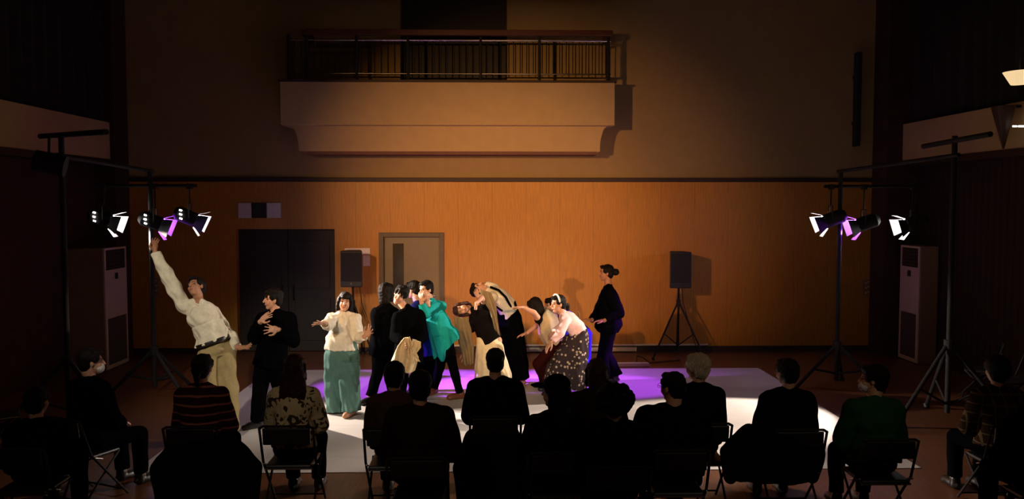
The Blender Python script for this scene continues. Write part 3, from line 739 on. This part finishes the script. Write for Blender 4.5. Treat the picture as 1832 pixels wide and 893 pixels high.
trousers(P, K_khaki, (.125, .118, .11), fold=.010, hemr=.105, end=.98, seed=3); belt(P, K_shoe, P['pelvis']+nrm(P['chest']-P['pelvis'])*.105, P['rt']*.196, P['fw']*.166, .045)
hair(P, 'short', extra=None); shoes(P, K_shoe)

# man in black, hands at chest
Y = 9.95
P = person('man in black with messy hair, hands held before his chest', Y, dict(
    head=(488, 537), neck=(494, 560), chest=(492, 590), pelvis=(484, 645), sha=(470, 572, .10), ela=(455, 604, -.10), wra=(466, 575, -.27),
    shb=(517, 572, -.08), elb=(524, 610, -.22), wrb=(498, 590, -.36), kna=(464, 700, -.05), knb=(503, 703, .15), ana=G(461, Y-.02), anb=G(508, Y+.3),
    hf=Vector((-.85, -.5, .02)), toa=Vector((-.8, -.6, 0)), tob=Vector((-.6, -.8, 0))), f=(-.45, -.9, 0),
    hands={'a': (Vector((.65, -.2, .6)), Vector((.4, .8, -.5)), -1, .4, .15), 'b': (Vector((-1, -.1, .12)), Vector((-.1, .8, -.3)), 1, .2, .25)})
top(P, K_black, .03, .93, loose=.02, name='jacket', hem=.06); trousers(P, K_black, (.11, .09, .08)); hair(P, 'messy'); shoes(P, K_shoe)

# woman in off-white blouse and sage green wide trousers
Y = 10.55
P = person('smiling woman in off-white blouse and wide sage green trousers, arms open', Y, dict(
    head=(617, 541), neck=(613, 563), chest=(612, 585), waist=(611, 605), pelvis=(612, 627), sha=(595, 571, -.02), ela=(587, 581, -.24), wra=(581, 579, -.46),
    shb=(634, 571, .0), elb=(641, 603, -.02), wrb=(653, 602, -.20), kna=(600, 685), knb=(624, 685, -.1), ana=G(606, Y+.12), anb=G(629, Y-.06),
    hf=Vector((.12, -1, .02)), hu=Vector((.10, .1, 1)), toa=Vector((-1, -.4, 0)), tob=Vector((-.35, -1, 0))),
    hands={'a': (Vector((-.75, -.6, .15)), Vector((.1, -.6, -.8)), 1, .12, .42), 'b': (Vector((.65, -.25, .7)), Vector((-.5, -.8, .1)), -1, .2, .3)}, girth=.92)
top(P, K_white, .022, .85, name='blouse', loose=.035, hem=-.015, fold=.009, fscale=46, seed=5); collar(P, K_white)
V = Vol(); pe = P['pelvis']
V.rings([(at(613, 609, Y), (.175, 0, 0), (0, .13, 0)), (at(611, 630, Y), (.215, 0, 0), (0, .16, 0)), (at(610, 655, Y), (.218, 0, 0), (0, .165, 0)), (at(610, 672, Y), (.17, 0, 0), (0, .11, 0))], fold=.05, nf=11)
V.rings([(at(600, 645, Y+.04), (.135, 0, 0), (0, .14, 0)), (at(597, 700, Y+.06), (.118, 0, 0), (0, .14, 0)), (at(600, 735, Y+.08), (.108, 0, 0), (0, .13, 0))], fold=.08, nf=7)
V.rings([(at(622, 645, Y-.04), (.145, 0, 0), (0, .14, 0)), (at(626, 700, Y-.07), (.122, 0, 0), (0, .14, 0)), (at(628, 734, Y-.07), (.115, 0, 0), (0, .13, 0))], fold=.08, nf=7)
V.make('wide_trousers', K_green, P['e'], .009, 2, fold=.009, fscale=34, seed=3)
hair(P, 'bob'); shoes(P, K_tan)

# dark-haired figure in black behind, face hidden
Y = 11.25
P = person('dark haired person all in black, face turned away, left of tilted-head man', Y, dict(
    head=(692, 524), neck=(690, 546), chest=(688, 572), pelvis=(688, 626), sha=(676, 562, -.1), ela=(676, 594, -.1), wra=(700, 604, .02),
    shb=(704, 562, .1), elb=(716, 588, .0), wrb=(735, 585, -.15), kna=(676, 668), knb=(698, 668, .15), ana=G(662, Y-.1), anb=G(702, Y+.25),
    hf=Vector((.5, .8, 0)), toa=Vector((-.6, -1, 0)), tob=Vector((.6, -.6, 0))), f=(.5, -.8, 0))
top(P, K_black, .035, .93, name='jacket', loose=.025, hem=.06); trousers(P, K_black); hair(P, 'bob', vol=1.12); shoes(P, K_shoe)

# man in black with tilted head, holding the cream jacket
Y = 10.95
P = person('man in black, tilted face lit, leaning over a cream garment', Y, dict(
    head=(716, 529), neck=(729, 553), chest=(731, 582), pelvis=(731, 640), sha=(713, 568, -.06), ela=(707, 602, -.18), wra=(720, 612, -.33),
    shb=(749, 565, .06), elb=(755, 602, -.1), wrb=(739, 618, -.32), kna=(720, 682), knb=(748, 682), ana=G(716, Y-.05), anb=G(752, Y+.1),
    hf=Vector((-.12, -1, -.08)), hu=Vector((.50, -.05, .86))), hands=None, girth=.93)
top(P, K_black, .03, .97, name='jacket', loose=.02, hem=.06); trousers(P, K_black); hair(P, 'messy', vol=1.08); shoes(P, K_shoe)
Yc = Y-.40
o = sheet('jacket', [(at(723, 604, Yc), at(733, 603, Yc)), (at(712, 618, Yc), at(742, 622, Yc)), (at(703, 638, Yc), at(749, 640, Yc)), (at(692, 664, Yc), at(741, 668, Yc))], K_cream, None, fold=.028, nf=3, thick=.012)
tag(o, 'crumpled cream garment hanging from the black-clad man\'s hands', 'garment')
bm = newbm()
o2 = sheet('jacket_sleeve', [(at(738, 606, Yc), at(753, 612, Yc)), (at(736, 618, Yc), at(753, 622, Yc)), (at(728, 626, Yc), at(744, 634, Yc)), (at(728, 640, Yc), at(752, 648, Yc))], K_cream, o, fold=.02, nf=2, thick=.014)

# person in navy behind
Y = 11.75
P = person('person in navy, mostly hidden between the man in black and turquoise coat', Y, dict(
    head=(739, 519), neck=(748, 541), chest=(755, 568), pelvis=(764, 624), sha=(746, 553, -.17), ela=(735, 575, -.25), wra=(722, 582, -.2), shb=(752, 553, .17), elb=(738, 575, .25), wrb=(724, 580, .2),
    kna=(760, 662, -.08), knb=(770, 662, .1), ana=G(752, Y-.1), anb=G(770, Y+.12), hf=Vector((-.9, .3, -.2))), f=(-1, 0, 0), girth=1.05)
top(P, K_navy, .03, .93, name='jumper', loose=.03, hem=.08); trousers(P, K_black); hair(P, 'short'); shoes(P, K_shoe)

# turquoise coat
Y = 11.4
P = person('person in bright turquoise coat leaning left, hands raised to the face', Y, dict(
    head=(762, 519), neck=(772, 540), chest=(779, 565), waist=(788, 590), pelvis=(796, 618), sha=(773, 550, -.14), ela=(762, 563, -.34), wra=(754, 541, -.36),
    shb=(789, 549, .10), elb=(777, 563, -.12), wrb=(766, 546, -.28), kna=(786, 662, .12), knb=(812, 664, -.05), ana=G(777, Y+.30), anb=G(823, Y-.03),
    hf=Vector((-.65, -.75, -.1)), hu=Vector((-.1, 0, 1)), toa=Vector((-.5, -1, 0)), tob=Vector((-1, -.45, 0))), f=(-.6, -.8, 0),
    hands={'a': (Vector((-.1, .1, 1)), Vector((.4, .8, 0)), -1, .35, .1), 'b': (Vector((-.2, -.1, 1)), Vector((-.3, .8, 0)), 1, .35, .1)}, girth=.92)
top(P, K_turq, .02, .90, name='coat', loose=.004, hem=None, fold=.006, seed=3)
V = Vol()
V.rings([(at(777, 560, Y), (.145, 0, .03), (0, .15, 0)), (at(787, 585, Y), (.165, 0, .04), (0, .18, 0)), (at(795, 605, Y-.02), (.185, 0, .08), (0, .21, 0)), (at(800, 622, Y-.02), (.17, 0, .15), (0, .21, 0))], fold=.05, nf=8)
V.rings([(at(788, 600, Y-.13), (.11, 0, .02), (0, .10, 0)), (at(789, 624, Y-.15), (.085, 0, .02), (0, .09, 0)), (at(791, 647, Y-.16), (.022, 0, .0), (0, .05, 0))], fold=.05, nf=5)
V.make('coat_skirt', K_turq, P['e'], .009, 2, fold=.009, fdir=(.3, 0, -1), fscale=34, seed=1)
trousers(P, K_black, (.09, .07, .055)); hair(P, 'short', M_hair); shoes(P, K_brown)

# woman with black top, cream skirt, tilted sideways
Y = 11.6
P = person('woman in black top and long cream skirt, head tipped sideways to the left', Y, dict(
    head=(826, 554), neck=(848, 558), chest=(861, 571), waist=(872, 592), pelvis=(877, 612), sha=(847, 577, .02), ela=(838, 602, .1), wra=(834, 630, .14),
    shb=(869, 549, .02), elb=(862, 533, -.18), wrb=(854, 541, -.34), kna=(868, 655), knb=(890, 655), ana=G(866, Y), anb=G(896, Y+.05),
    hf=Vector((-.05, -1, .12)), hu=Vector((-.97, 0, -.12))), girth=.9)
top(P, K_black2, .018, -.45, name='top', loose=.015, hem=-.01, fold=.004, voxel=.008)
V = Vol()
V.rings([(at(871, 600, Y), (.145, 0, .035), (0, .12, 0)), (at(876, 620, Y), (.19, 0, .02), (0, .16, 0)), (at(880, 655, Y), (.235, 0, 0), (0, .20, 0)), (at(882, 697, Y), (.275, 0, 0), (0, .24, 0))], fold=.06, nf=9)
V.make('skirt', fabric('ivory skirt cloth', (.78, .66, .42)), P['e'], .009, 2, fold=.010, seed=6, fscale=30)
hair(P, 'bob', M_hairbr); shoes(P, K_tan)
sheet('coat_front', [(at(812, 566, Y-.04), at(837, 569, Y-.04)), (at(815, 590, Y-.04), at(843, 588, Y-.04)), (at(822, 620, Y-.04), at(848, 622, Y-.04)), (at(830, 655, Y-.04), at(847, 652, Y-.04))], K_taupe, P['e'], fold=.025, nf=2, thick=.012)
sheet('coat_back', [(at(858, 517, Y-.12), at(879, 524, Y-.12)), (at(862, 534, Y-.15), at(888, 545, Y-.15)), (at(876, 556, Y-.16), at(890, 570, Y-.16)), (at(884, 588, Y-.16), at(895, 602, Y-.16))], K_taupe, P['e'], fold=.016, nf=2, thick=.014)

# back-bending dancer with white top, black braces and wide black trousers
Y = 12.15
P = person('dancer bending backwards in white top, black braces and wide black trousers', Y, dict(
    head=(857, 518), neck=(876, 522), chest=(893, 532), waist=(907, 549), pelvis=(915, 570), sha=(880, 533, -.17), ela=(868, 548, -.36), wra=(858, 535, -.40),
    shb=(884, 518, .17), elb=(866, 510, .25), wrb=(856, 512, .08), kna=(920, 622, -.08), knb=(922, 622, .1), ana=G(936, Y-.04), anb=G(918, Y+.22),
    hf=Vector((.12, -.35, .92)), hu=Vector((-.96, 0, .1)), toa=Vector((-.1, -1, 0)), tob=Vector((-1, -.3, 0))), f=(-.3, -.5, .8),
    hands={'a': (Vector((-.5, .1, .9)), Vector((.4, .8, .2)), -1, .4, .15), 'b': (Vector((.1, -1, -.2)), Vector((0, 0, -1)), 1, .4, .1)})
top(P, K_white, .022, -.2, name='top', loose=.02, hem=-.06, fold=.006)
V = Vol(); V.chain([at(878, 514, Y-.1), at(892, 519, Y-.2), at(905, 532, Y-.2), at(914, 549, Y-.16)], [.018]*4); V.chain([at(878, 541, Y-.24), at(888, 549, Y-.22), at(898, 556, Y-.18)], [.016]*3)
V.make('braces', K_black, P['e'], .008, 1)
V = Vol()
V.rings([(at(902, 552, Y), (.15, 0, .115), (-.03, .18, .03)), (at(911, 575, Y), (.175, 0, .08), (0, .20, 0)), (at(920, 620, Y), (.17, 0, .03), (0, .18, 0)), (at(927, 676, Y), (.16, 0, 0), (0, .2, 0))], fold=.05, nf=7)
V.make('wide_trousers', K_black, P['e'], .009, 2, fold=.008)
V = Vol(); q = P['ana']+Vector((0, 0, .06)); V.cap(q, q+Vector((0, 0, .02)), .042, .042); V.make('anklet', K_shoe, P['e'], .008, 1)
hair(P, 'short')

# bent person in beige vest
Y = 11.9
P = person('dark haired person in loose beige vest stooping, bare arm stretched left', Y, dict(
    head=(957, 549), neck=(968, 563), chest=(978, 577), waist=(990, 594), pelvis=(998, 612), sha=(963, 571, -.16), ela=(955, 559, -.30), wra=(938, 551, -.34),
    shb=(973, 562, .16), elb=(957, 585, .2), wrb=(943, 596, .1), kna=(965, 652, -.05), knb=(972, 655, .12), ana=G(985, Y-.05), anb=G(975, Y+.2),
    hf=Vector((-.7, .55, -.45)), hu=Vector((-.2, .1, 1))), f=(-.8, -.3, -.4),
    hands={'a': (Vector((-1, 0, .1)), Vector((0, -.3, -1)), 1, .3, .1), 'b': (Vector((-1, -.1, -.3)), Vector((0, -.3, -1)), 1, .3, .1)}, girth=.95)
top(P, K_black2, .006, None, name='undershirt', hem=None)
V = Vol()
V.rings([(at(971, 562, Y), (.06, 0, .09), (0, .18, 0)), (at(979, 577, Y), (.13, 0, .14), (0, .19, 0)), (at(990, 594, Y), (.15, 0, .14), (0, .18, 0)), (at(994, 616, Y), (.12, 0, .04), (0, .17, 0))], fold=.07, nf=7)
V.make('vest', K_vest, P['e'], .009, 2, fold=.009, seed=4, fdir=(.6, 0, -1))
trousers(P, K_maroon, (.115, .105, .095)); hair(P, 'bob', vol=1.0); shoes(P, K_shoe)

# blue person behind
Y = 12.0
P = person('person in bright blue trousers almost hidden behind the headband woman', Y, dict(
    head=(986, 548), neck=(1003, 560), chest=(1016, 572), waist=(1031, 586), pelvis=(1044, 600), sha=(1006, 572, -.15), ela=(1010, 598, -.2), wra=(1000, 615, -.1), shb=(1010, 563, .15), elb=(1024, 572, .25), wrb=(1035, 576, .2),
    kna=(1044, 642, -.06), knb=(1047, 642, .1), ana=G(1042, Y-.05), anb=G(1048, Y+.1), hf=Vector((-.9, -.4, 0))), f=(-.7, -.1, -.6),
    hands={'b': (Vector((.1, -.2, 1)), Vector((-1, 0, 0)), 1, .3, .1)}, girth=.92)
top(P, K_blue, .015, .3, name='top'); trousers(P, K_blue, (.105, .09, .08)); hair(P, 'bob'); shoes(P, K_shoe)

# headband woman
Y = 11.35
P = person('woman with white headband, pale pink cardigan and patterned long skirt, stooping left', Y, dict(
    head=(998, 545), neck=(1009, 563), chest=(1020, 576), waist=(1032, 588), pelvis=(1036, 602), sha=(1011, 574, -.17), ela=(1003, 596, -.34), wra=(987, 612, -.40),
    shb=(1022, 568, .15), elb=(1005, 584, .2), wrb=(990, 596, .1), kna=(1010, 655, -.05), knb=(1030, 655, .12), ana=G(1008, Y-.05), anb=G(1036, Y+.08),
    hf=Vector((-.88, -.45, -.05)), hu=Vector((-.12, 0, 1))), f=(-.8, -.35, -.4),
    hands={'a': (Vector((-.65, -.1, -.75)), Vector((.6, .3, -.5)), 1, .35, .12)}, girth=.9)
top(P, K_pink, .016, .88, name='cardigan', loose=.008, hem=.0, fold=.004)
V = Vol()
V.rings([(at(1031, 594, Y), (.15, 0, .06), (0, .15, 0)), (at(1026, 612, Y), (.21, 0, .08), (0, .19, 0)), (at(1015, 645, Y), (.285, 0, .07), (0, .22, 0)), (at(1011, 690, Y), (.29, 0, -.05), (0, .26, 0))], fold=.05, nf=10)
V.make('skirt', K_skirt, P['e'], .009, 2, fold=.009, seed=2)
hair(P, 'pony'); shoes(P, K_shoe)
V = Vol(); hp = P['hp']; n = 14
pts = [hp(.090*math.cos(t), .022, .045+.098*math.sin(t)) for t in [PI*i/n for i in range(n+1)]]
V.chain(pts, [.013]*len(pts)); V.make('headband', fabric('white headband', (.8, .72, .66)), P['e'], .007, 1)

# black silhouette with bun
Y = 12.3
P = person('woman in black with hair in a bun, standing in profile at right', Y, dict(
    head=(1084, 489), neck=(1089, 512), chest=(1088, 536), pelvis=(1089, 582), sha=(1092, 525, -.18), ela=(1107, 560, -.24), wra=(1080, 574, -.32),
    shb=(1086, 525, .18), elb=(1071, 560, .18), wrb=(1058, 573, .0), kna=(1079, 632, -.08), knb=(1085, 632, .1), ana=G(1076, Y-.1), anb=G(1099, Y+.08),
    hf=Vector((-1, -.12, 0)), toa=Vector((-1, -.3, 0)), tob=Vector((-1, -.1, 0))), f=(-1, 0, 0), skin=M_skin2,
    hands={'a': (Vector((-1, 0, .0)), Vector((0, 0, -1)), 1, .4, .1), 'b': (Vector((-1, -.2, .2)), Vector((0, 0, -1)), 1, .4, .1)})
top(P, K_black, .03, .9, name='jacket', loose=.03, hem=None); V = Vol()
V.rings([(at(1088, 545, Y), (.14, 0, 0), (0, .17, 0)), (at(1089, 562, Y), (.175, 0, 0), (0, .2, 0)), (at(1089, 583, Y), (.21, 0, .02), (0, .22, 0)), (at(1088, 594, Y), (.15, 0, .0), (0, .2, 0))], fold=.04)
V.make('peplum', K_black, P['e'], .01, 2)
trousers(P, K_black, (.12, .085, .12), hemr=.13, end=.95); hair(P, 'bun'); shoes(P, K_shoe)
# ================================================================== FOLDING CHAIRS AND AUDIENCE
ch = empty('folding_chair', (0, 0, 0), 'black steel folding chair', 'chair')
M_pad = mat('black vinyl', (.012, .011, .011), .35)
bm = newbm(); obox(bm, Vector((0, 0, .43)), (1, 0, 0), (0, 1, 0), (0, 0, 1), .20, .19, .018); build('seat', bm, M_pad, ch, bevel=.015)
bm = newbm(); obox(bm, Vector((0, -.245, .71)), (1, 0, 0), (0, .99, .12), (0, -.12, .99), .20, .012, .075); build('backrest', bm, M_pad, ch, bevel=.01)
for s in (-1, 1):
    bm = newbm(); path_tube(bm, [(s*.225, .24, .01), (s*.225, -.14, .46), (s*.225, -.25, .78), (s*.19, -.262, .80), (0, -.262, .80)], .011); build('leg', bm, M_black, ch, smooth=True)
    bm = newbm(); tube(bm, (s*.205, .17, .43), (s*.205, -.24, .01), .010); build('leg', bm, M_black, ch, smooth=True)
    bm = newbm(); tube(bm, (s*.215, -.02, .40), (s*.215, -.19, .46), .007); build('hinge', bm, M_steel, ch)
bm = newbm(); tube(bm, (-.205, -.19, .06), (.205, -.19, .06), .008); build('stretcher', bm, M_black, ch)
bm = newbm(); tube(bm, (-.225, .2, .06), (.225, .2, .06), .008); build('stretcher', bm, M_black, ch)
bm = newbm(); tube(bm, (-.20, -.19, .415), (.20, -.19, .415), .009); build('seat_bar', bm, M_steel, ch)
used = [False]
def chair(x, y, rz, label):
    if not used[0]:
        used[0] = True; ch.location = (x, y, 0); ch.rotation_euler = (0, 0, rz); ch['label'] = label; ch['group'] = 'folding chairs'; return ch
    return dup(ch, (x, y, 0), rz, label, 'folding chairs')

def sit(label, px, ytop, Y, style='short', hm=None, turn=0, look=None, m=None, wide=1.0, ztop=None, lean=0, chairlab=None, legs=True, tilt=0, tm=None, extra=None, vol=1.0, infl=.03, rough=1):
    Y = 1965/(ytop-365) if Y > 7.01 else Y-.25
    if px == 706: Y = 7.3
    if px == 752: Y = 6.45
    t = at(px, ytop, Y); f = Vector((math.sin(turn), math.cos(turn), 0)); r = Vector((f.y, -f.x, 0)); z = Vector((0, 0, 1))
    hc = t-z*.135; neck = hc-z*.155-f*.03+r*tilt*.05
    dz = neck.z-1.08
    nk = neck; pelv = Vector((nk.x-lean, nk.y-.04, .53)); hf = Vector(look) if look else f
    sh = nk-z*.085
    def q(a, b, c): return Vector((pelv.x, pelv.y, 0))+r*a+f*b+z*c
    P = person(label, Y, dict(head=hc, neck=nk, chest=nk.lerp(pelv, .38)-f*.02, pelvis=pelv, sha=sh-r*.155*wide, shb=sh+r*.155*wide,
        ela=sh-r*.215*wide-z*.27+f*.06, elb=sh+r*.215*wide-z*.27+f*.06, wra=q(-.10, .27, .64), wrb=q(.10, .27, .64),
        hipa=q(-.09, .02, .53), hipb=q(.09, .02, .53), kna=q(-.13, .45, .50), knb=q(.13, .45, .50), ana=q(-.12, .47, .085), anb=q(.12, .47, .085), hf=hf, hu=z+r*tilt),
        f=f, girth=.96*wide, voxel=.009, hands={'a': (f*.6+r*.6-z*.2, -z, 1, .4, .1), 'b': (f*.6-r*.6-z*.2, -z, -1, .4, .1)})
    for k in ('toa', 'tob'): pass
    top(P, m or K_black, infl, .9, name='coat' if infl > .03 else 'top', loose=.02, hem=-.02, fold=.006, voxel=.011, seed=px % 7)
    V = Vol()
    V.ell(P['pelvis']-z*.0, (.18, .14, .10), (r, f, z))
    for s in 'ab': V.cap(P['hip'+s], P['kn'+s], .088, .075); V.cap(P['kn'+s], P['an'+s]+z*.03, .075, .065, 1)
    V.make('trousers', tm or K_black, P['e'], .011, 2, fold=.005)
    hair(P, style, hm, voxel=.009, extra=extra, vol=vol); shoes(P, K_shoe)
    chair(pelv.x-f.x*.02, pelv.y-f.y*.02, -turn, 'black folding chair under '+(chairlab or label))
    P['r'] = r; P['fh'] = f
    return P
def glasses(P, m=None):
    hp = P['hp']; V = Vol()
    for s in (1, -1):
        pts = [hp(s*.032+.024*math.cos(t), .104, .012+.018*math.sin(t)) for t in [2*PI*i/12 for i in range(13)]]
        V.chain(pts, [.003]*13); V.cap(hp(s*.058, .10, .016), hp(s*.080, -.01, .012), .003, .003)
    V.cap(hp(.008, .106, .014), hp(-.008, .106, .014), .003, .003)
    V.make('glasses', m or M_blackpl, P['e'], .004, 0)
def mask(P):
    hp, ax = P['hp'], P['hax']; V = Vol(); V.ell(hp(0, .064, -.052), (.060, .048, .050), ax)
    for s in (1, -1): V.cap(hp(s*.055, .05, -.03), hp(s*.080, .0, .01), .004, .004); V.cap(hp(s*.055, .05, -.06), hp(s*.080, -.01, -.03), .004, .004)
    V.make('face_mask', fabric('white mask', (.75, .72, .7)), P['e'], .006, 1)

K_stripe = overlay(fabric('striped knit', (.035, .010, .012)), stripes(2, .075, .016, (.30, .10, .075, 1)))
K_leafy = overlay(fabric('leaf print cotton', (.70, .60, .36)), blotches(14, (.06, .045, .025, 1), .56))
K_plaid = overlay(overlay(fabric('dark plaid', (.03, .016, .010)), stripes(0, .085, .012, (.13, .09, .045, 1))), stripes(2, .085, .012, (.11, .075, .04, 1)))
K_greenk = fabric('dark green knit', (.008, .06, .016)); K_brownc = fabric('brown corduroy', (.055, .028, .014)); K_dbrown = fabric('very dark brown wool', (.018, .009, .006))
# front row
P = sit('audience member in black with pale mask at far left, looking towards stage', 163, 622, 8.15, turn=R(25), look=(.85, .5, -.05), chairlab='masked audience member at far left'); mask(P)
P = sit('audience member in striped top with a ponytail, before the khaki trousers', 362, 632, 7.8, 'pony', m=K_stripe, chairlab='audience member in striped top', vol=1.0)
glasses(P)
P = sit('audience member with long dark brown hair and pale leaf print shirt', 527, 632, 7.7, 'long', M_hairbr, m=K_leafy, infl=.022, chairlab='long-haired audience member in leaf print shirt')
P = sit('audience member in brown top with rounded short hair, left of the centre', 706, 646, 7.55, vol=1.1, m=K_brownc, chairlab='audience member in brown top')
P = sit('short haired audience member in black, centred below the cream skirt', 886, 622, 7.95, vol=1.04, wide=1.1, chairlab='short haired audience member below the cream skirt')
P = sit('audience member with dark reddish hair below the patterned skirt', 1068, 640, 7.6, 'bob', M_hairbr, m=K_dbrown, chairlab='audience member with dark reddish hair')
P = sit('audience member with ash blond hair and glasses in black', 1247, 632, 7.75, 'short', M_hairgrey, look=(-.65, .76, 0), vol=1.1, chairlab='ash blond audience member'); glasses(P, M_steel)
P = sit('audience member with short hair and dark padded jacket, right of the blond one', 1408, 640, 7.6, 'short', m=K_black2, wide=1.0, infl=.035, look=(-.3, .95, 0), chairlab='audience member in dark padded jacket'); glasses(P)
P = sit('masked audience member in dark green knit looking left', 1562, 652, 7.45, 'short', m=K_greenk, look=(-.9, .4, 0), wide=1.08, chairlab='masked audience member in dark green', vol=1.08); mask(P)
P = sit('audience member in dark plaid shirt near the right edge', 1783, 636, 7.9, 'short', m=K_plaid, vol=1.15, chairlab='audience member in plaid shirt')
# second row
P = sit('dark audience member seated nearest at the lower left edge', 66, 690, 7.0, 'short', chairlab='audience member at the lower left edge', infl=.04)
P = sit('audience member in very dark brown with short hair, second row left of centre', 752, 662, 6.85, 'short', m=K_dbrown, wide=1.1, infl=.04, vol=1.1, chairlab='second-row audience member in dark brown')
def cap_brim(V, hp): V.ell(hp(-.0, .12, .055), (.075, .075, .012), None)
P = sit('long haired audience member in black wearing a brimmed cap, second row centre', 993, 674, 6.8, 'long', look=(-.9, .45, 0), wide=1.0, chairlab='audience member in brimmed cap', vol=1.05)
hp, ax = P['hp'], P['hax']; V = Vol(); V.ell(hp(0, -.02, .075), (.098, .108, .085), ax); V.ell(hp(0, .115, .055), (.072, .095, .014), ax); V.make('cap', K_black, P['e'], .007, 1)
P = sit('audience member in black with big curly hair, second row', 1098, 688, 6.45, 'curly', wide=1.08, vol=1.1, infl=.04, chairlab='curly haired audience member')
P = sit('audience member in black with glasses, close-cropped hair, before the blond one', 1203, 664, 6.85, 'short', look=(-.6, .8, -.05), wide=1.22, infl=.04, vol=1.0, chairlab='close-cropped audience member with glasses'); glasses(P)
P = sit('dark audience member cut off by the lower right edge', 1856, 676, 6.6, 'short', wide=1.1, infl=.04, chairlab='audience member at the lower right edge')
# coats hung over chair backs
def draped(px, Y, yt, yb, w0, w1, label):
    V = Vol(); a = at(px, yt, Y); b = at(px, yb, Y)
    V.rings([(a, (w0*.8, 0, 0), (0, .06, 0)), (a.lerp(b, .25), (w0, 0, 0), (0, .12, 0)), (a.lerp(b, .6), (w1, 0, 0), (0, .14, 0)), (b, (w1*.95, 0, 0), (0, .12, 0))], fold=.05, nf=9)
    e = empty('jacket', (a.x, Y, 0), label, 'jacket')
    V.make('quilted_body', K_black2, e, .011, 2, fold=.010, fdir=(1, 0, 0), fscale=26)
    V = Vol()
    for s in (-1, 1):
        V = Vol(); V.chain([a+Vector((s*w0*.8, 0, -.05)), a.lerp(b, .5)+Vector((s*(w1+.02), .02, 0)), b+Vector((s*w1, .05, .02))], [.06, .075, .06])
        V.make('sleeve', K_black2, e, .011, 2, fold=.006)
draped(368, 7.09, 775, 900, .24, .38, 'dark coat spread over the chair behind the striped top')
draped(882, 7.38, 770, 905, .24, .27, 'long black coat over the chair below the cream skirt')
draped(1383, 6.88, 760, 860, .26, .35, 'dark padded coat over the chair behind the short haired person right of centre')
# empty folding chairs by the right wall and the left edge
chair(gx(1752, 11.1), 11.1, R(60), 'empty folding chair by the right wall behind the plaid shirt')
chair(gx(1800, 10.4), 10.4, R(70), 'empty folding chair by the right wall nearest the right edge')
chair(gx(2, 8.9), 8.9, R(-60), 'empty folding chair by the left wall at the left edge')
